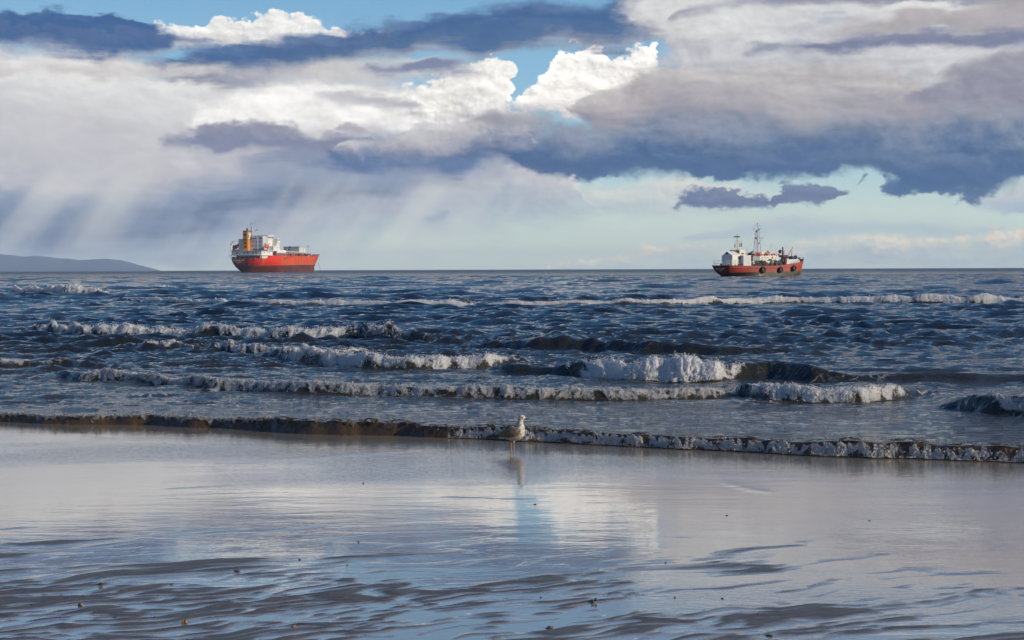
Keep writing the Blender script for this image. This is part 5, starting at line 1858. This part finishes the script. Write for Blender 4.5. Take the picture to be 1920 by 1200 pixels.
def gull_wing(g_, b, nt):
    co = objco(nt)
    sp = nt.nodes.new('ShaderNodeSeparateXYZ')
    nt.links.new(co, sp.inputs[0])
    x, y, z = sp.outputs
    v = nt.nodes.new('ShaderNodeTexVoronoi')
    v.feature = 'DISTANCE_TO_EDGE'
    v.inputs['Scale'].default_value = 1.0
    g_.put(v.inputs['Vector'], g_.vmath('MULTIPLY', co, (34.0, 20.0, 60.0)))
    n = g_.noise(g_.vmath('MULTIPLY', co, (40.0, 30.0, 80.0)), 1.0, 4, 0.6)
    c = g_.mix(g_.remap(v.outputs['Distance'], 0.14, 0.03), (0.036, 0.021, 0.012), (0.24, 0.17, 0.10))
    c = g_.mix(g_.remap(n, 0.5, 0.7), c, (0.10, 0.062, 0.035))
    c = g_.mix(g_.remap(x, -0.13, -0.20), c, (0.020, 0.014, 0.010))
    nt.links.new(c, b.inputs['Base Color'])
    b.inputs['Roughness'].default_value = 0.75


M_GBODY = material('gull_plumage', build=gull_body)
M_GWING = material('gull_wing_feathers', build=gull_wing)
def beak_build(g_, b, nt):
    sp = nt.nodes.new('ShaderNodeSeparateXYZ')
    nt.links.new(objco(nt), sp.inputs[0])
    nt.links.new(g_.mix(g_.remap(sp.outputs[0], 0.164, 0.172), (0.42, 0.27, 0.12), (0.015, 0.012, 0.010)), b.inputs['Base Color'])


M_BEAK = material('gull_beak', build=beak_build)
body = link('body', body_me, M_GBODY, gull)
# folded wings: a shield of scapulars and coverts, then long dark primaries crossing over the tail
for side in (-1, 1):
    m = MB()
    outline = [(735, 560), (690, 500), (600, 448), (480, 428), (360, 462), (220, 545), (60, 640), (-40, 690), (60, 705), (220, 722), (360, 728), (480, 708), (600, 668), (690, 625)]
    P = [gp(*o) for o in outline]
    cxm = np.mean([p[0] for p in P]), np.mean([p[1] for p in P])
    rings = []
    for k, yo in ((1.0, 0.0), (0.86, 0.010), (0.55, 0.016), (0.2, 0.018)):
        ring = []
        for x_, z_ in P:
            xx, zz = cxm[0] + (x_ - cxm[0]) * k, cxm[1] + (z_ - cxm[1]) * k
            wid = lerp(xx, [-0.22, -0.13, -0.06, 0.0, 0.06, 0.10, 0.13], [0.010, 0.037, 0.061, 0.075, 0.077, 0.068, 0.052])
            zc, hd = lerp(xx, [-0.2, -0.08, 0.0, 0.06, 0.12], [0.175, 0.205, 0.222, 0.236, 0.255]), lerp(xx, [-0.2, -0.08, 0.0, 0.06, 0.12], [0.035, 0.068, 0.092, 0.098, 0.09])
            rr = max(0.0, 1 - ((zz - zc) / (hd * 1.12)) ** 2) ** 0.5
            ring.append(m.bm.verts.new((xx, side * (wid * max(rr, 0.35) + yo - 0.002), zz)))
        rings.append(ring)
    for a_, b_ in zip(rings[:-1], rings[1:]):
        for i in range(len(P)):
            j = (i + 1) % len(P)
            m.bm.faces.new((a_[i], a_[j], b_[j], b_[i]))
    m.bm.faces.new(rings[-1])
    w_ = m.build('wing', M_GWING, gull, smooth=True)
    for k in range(4):
        f = MB()
        x0, z0 = gp(160 - 15 * k, 675 + 14 * k)
        x1, z1 = gp(-165 + 40 * k, 735 - 6 * k)
        ys = side * (0.030 - 0.004 * k)
        f.bar((x0, ys, z0), (x0 + (x1 - x0) * 0.6, ys * 0.7, z0 + (z1 - z0) * 0.6), 0.010, 0.010, 6).bar((x0 + (x1 - x0) * 0.6, ys * 0.7, z0 + (z1 - z0) * 0.6), (x1, ys * 0.3, z1), 0.010, 0.002, 6)
        f.build('flight_feather', M_GWING, w_)
m = MB()
x0, z0 = gp(790, 196)
x1, z1 = gp(860, 212)
x2, z2 = gp(898, 240)
m.bar((x0, 0, z0), (x1, 0, z1), 0.0135, 0.011, 10).bar((x1, 0, z1), (x2, 0, z2), 0.011, 0.003, 10)
m.build('beak', M_BEAK, gull, smooth=True)
M_EYE = material('dark_eye', (0.008, 0.006, 0.005), 0.1)
for side in (-1, 1):
    x_, z_ = gp(745, 162)
    MB().blob((x_, side * 0.0325, z_), 0.0085, 0.005, 0.0075, 3, 0.0).build('eye', M_EYE, gull, smooth=True)
MB().prism([gp(-90, 738), gp(-60, 722), gp(120, 690), (gp(150, 742))], -0.026, 0.026).build('tail', M_GWING, gull)

# ------------------------------------------------------------------ bits lying on the sand
P_STONE = paint('dark_pebble', (0.030, 0.026, 0.024), 0.35, 0.2, 30.0)
P_WEED = paint('brown_weed', (0.045, 0.035, 0.020), 0.4, 0.3, 40.0)
P_SHELL = paint('ochre_shell', (0.20, 0.11, 0.025), 0.5, 0.7, 90.0, (0.05, 0.03, 0.02))


def sand_z(x, y):
    r = float(sand_relief(np.array([[x]]), np.array([[y]]))[0, 0])
    return beach_plane(y) + max(r, 0.0)


def bit(name, px, py, w, h, mat, label, cat, group=None, seed=1, form='stone'):
    x, y = ground(px, py, 0.12)
    for _ in range(5):
        z = sand_z(x, y)
        x, y = ground(px, py, z)
    o = empty(name, (x, y, z), R(seed * 47 % 360)) if form != 'stone' else None
    k = math.hypot(y, EYE.z - z) / FPX
    if form == 'stone':
        o = MB().blob((0, 0, h * k * 0.3), w * k / 2, w * k * 0.42, h * k * 0.62, seed, 0.45).build(name, mat, smooth=True)
        o.location = (x, y, z)
    else:
        m_ = MB()
        rg = random.Random(seed)
        if form == 'shell':
            m_.blob((0, 0, h * k * 0.25), w * k * 0.34, w * k * 0.3, h * k * 0.5, seed, 0.4)
            m_.build('shell_half', mat, o, smooth=True)
            MB().blob((w * k * 0.36, 0.0, h * k * 0.22), w * k * 0.24, w * k * 0.26, h * k * 0.45, seed + 5, 0.5).build('shell_half', mat, o, smooth=True)
        else:
            for q in range(7):
                a = rg.uniform(0, 6.28)
                r_ = w * k * rg.uniform(0.2, 0.55)
                m_.bar((0, 0, h * k * 0.25), (r_ * math.cos(a), r_ * math.sin(a) * 0.6, h * k * rg.uniform(0.15, 0.6)), h * k * 0.16, h * k * 0.06, 5)
            m_.build('frond', mat, o)
            MB().blob((0, 0, h * k * 0.2), w * k * 0.3, w * k * 0.22, h * k * 0.4, seed, 0.5).build('holdfast', mat, o)
    return tag(o, label, cat, group)


bit('pebble', 1111, 1131, 7, 7, P_STONE, 'larger of two black pebbles touching each other on the wet sand right of centre', 'pebble', 'dark pebbles on the sand', 1)
bit('pebble', 1117, 1126, 6, 5, P_STONE, 'smaller of two black pebbles touching each other on the wet sand right of centre', 'pebble', 'dark pebbles on the sand', 2)
bit('shell', 152, 1136, 13, 7, P_SHELL, 'ochre broken shell on dark sand at lower left', 'shell', 'ochre shells', 3, 'shell')
bit('shell', 348, 1168, 13, 8, P_SHELL, 'ochre broken shell on the sand ripples near the bottom edge, left of centre', 'shell', 'ochre shells', 4, 'shell')
bit('shell', 552, 1176, 10, 6, P_SHELL, 'small ochre shell lying furthest right of the shells', 'shell', 'ochre shells', 5, 'shell')
bit('seaweed', 189, 1096, 18, 6, P_WEED, 'dark clump of weed in the blue pool at lower left', 'seaweed', 'weed clumps on the sand', 6, 'weed')
bit('seaweed', 444, 1072, 18, 6, P_WEED, 'dark clump of weed on a grey sand bar above the blue pool', 'seaweed', 'weed clumps on the sand', 7, 'weed')
bit('seaweed', 322, 1097, 10, 5, P_WEED, 'small weed scrap on a thin dark sand rib, left of centre', 'seaweed', 'weed clumps on the sand', 8, 'weed')
bit('seaweed', 1030, 1178, 26, 6, P_WEED, 'flat dark weed strand near the bottom edge at centre', 'seaweed', 'weed clumps on the sand', 9, 'weed')
bit('seaweed', 1442, 1193, 26, 6, P_WEED, 'flat dark weed strand at the bottom edge, right of centre', 'seaweed', 'weed clumps on the sand', 10, 'weed')
for i, (px, py) in enumerate(((1248, 1055), (1265, 1121), (1355, 1123), (1421, 1151), (1363, 967), (681, 907), (672, 1017), (562, 1050), (651, 1060), (216, 1158), (290, 1157), (1630, 977), (1003, 946), (1014, 1121), (59, 1134))):
    bit('speck', px, py, 2.6 + (i * 37 % 5) * 0.6, 1.8 + (i * 23 % 4) * 0.4, P_STONE, 'tiny dark speck of grit on the wet sand', 'grit', 'dark specks on the sand', 20 + i)
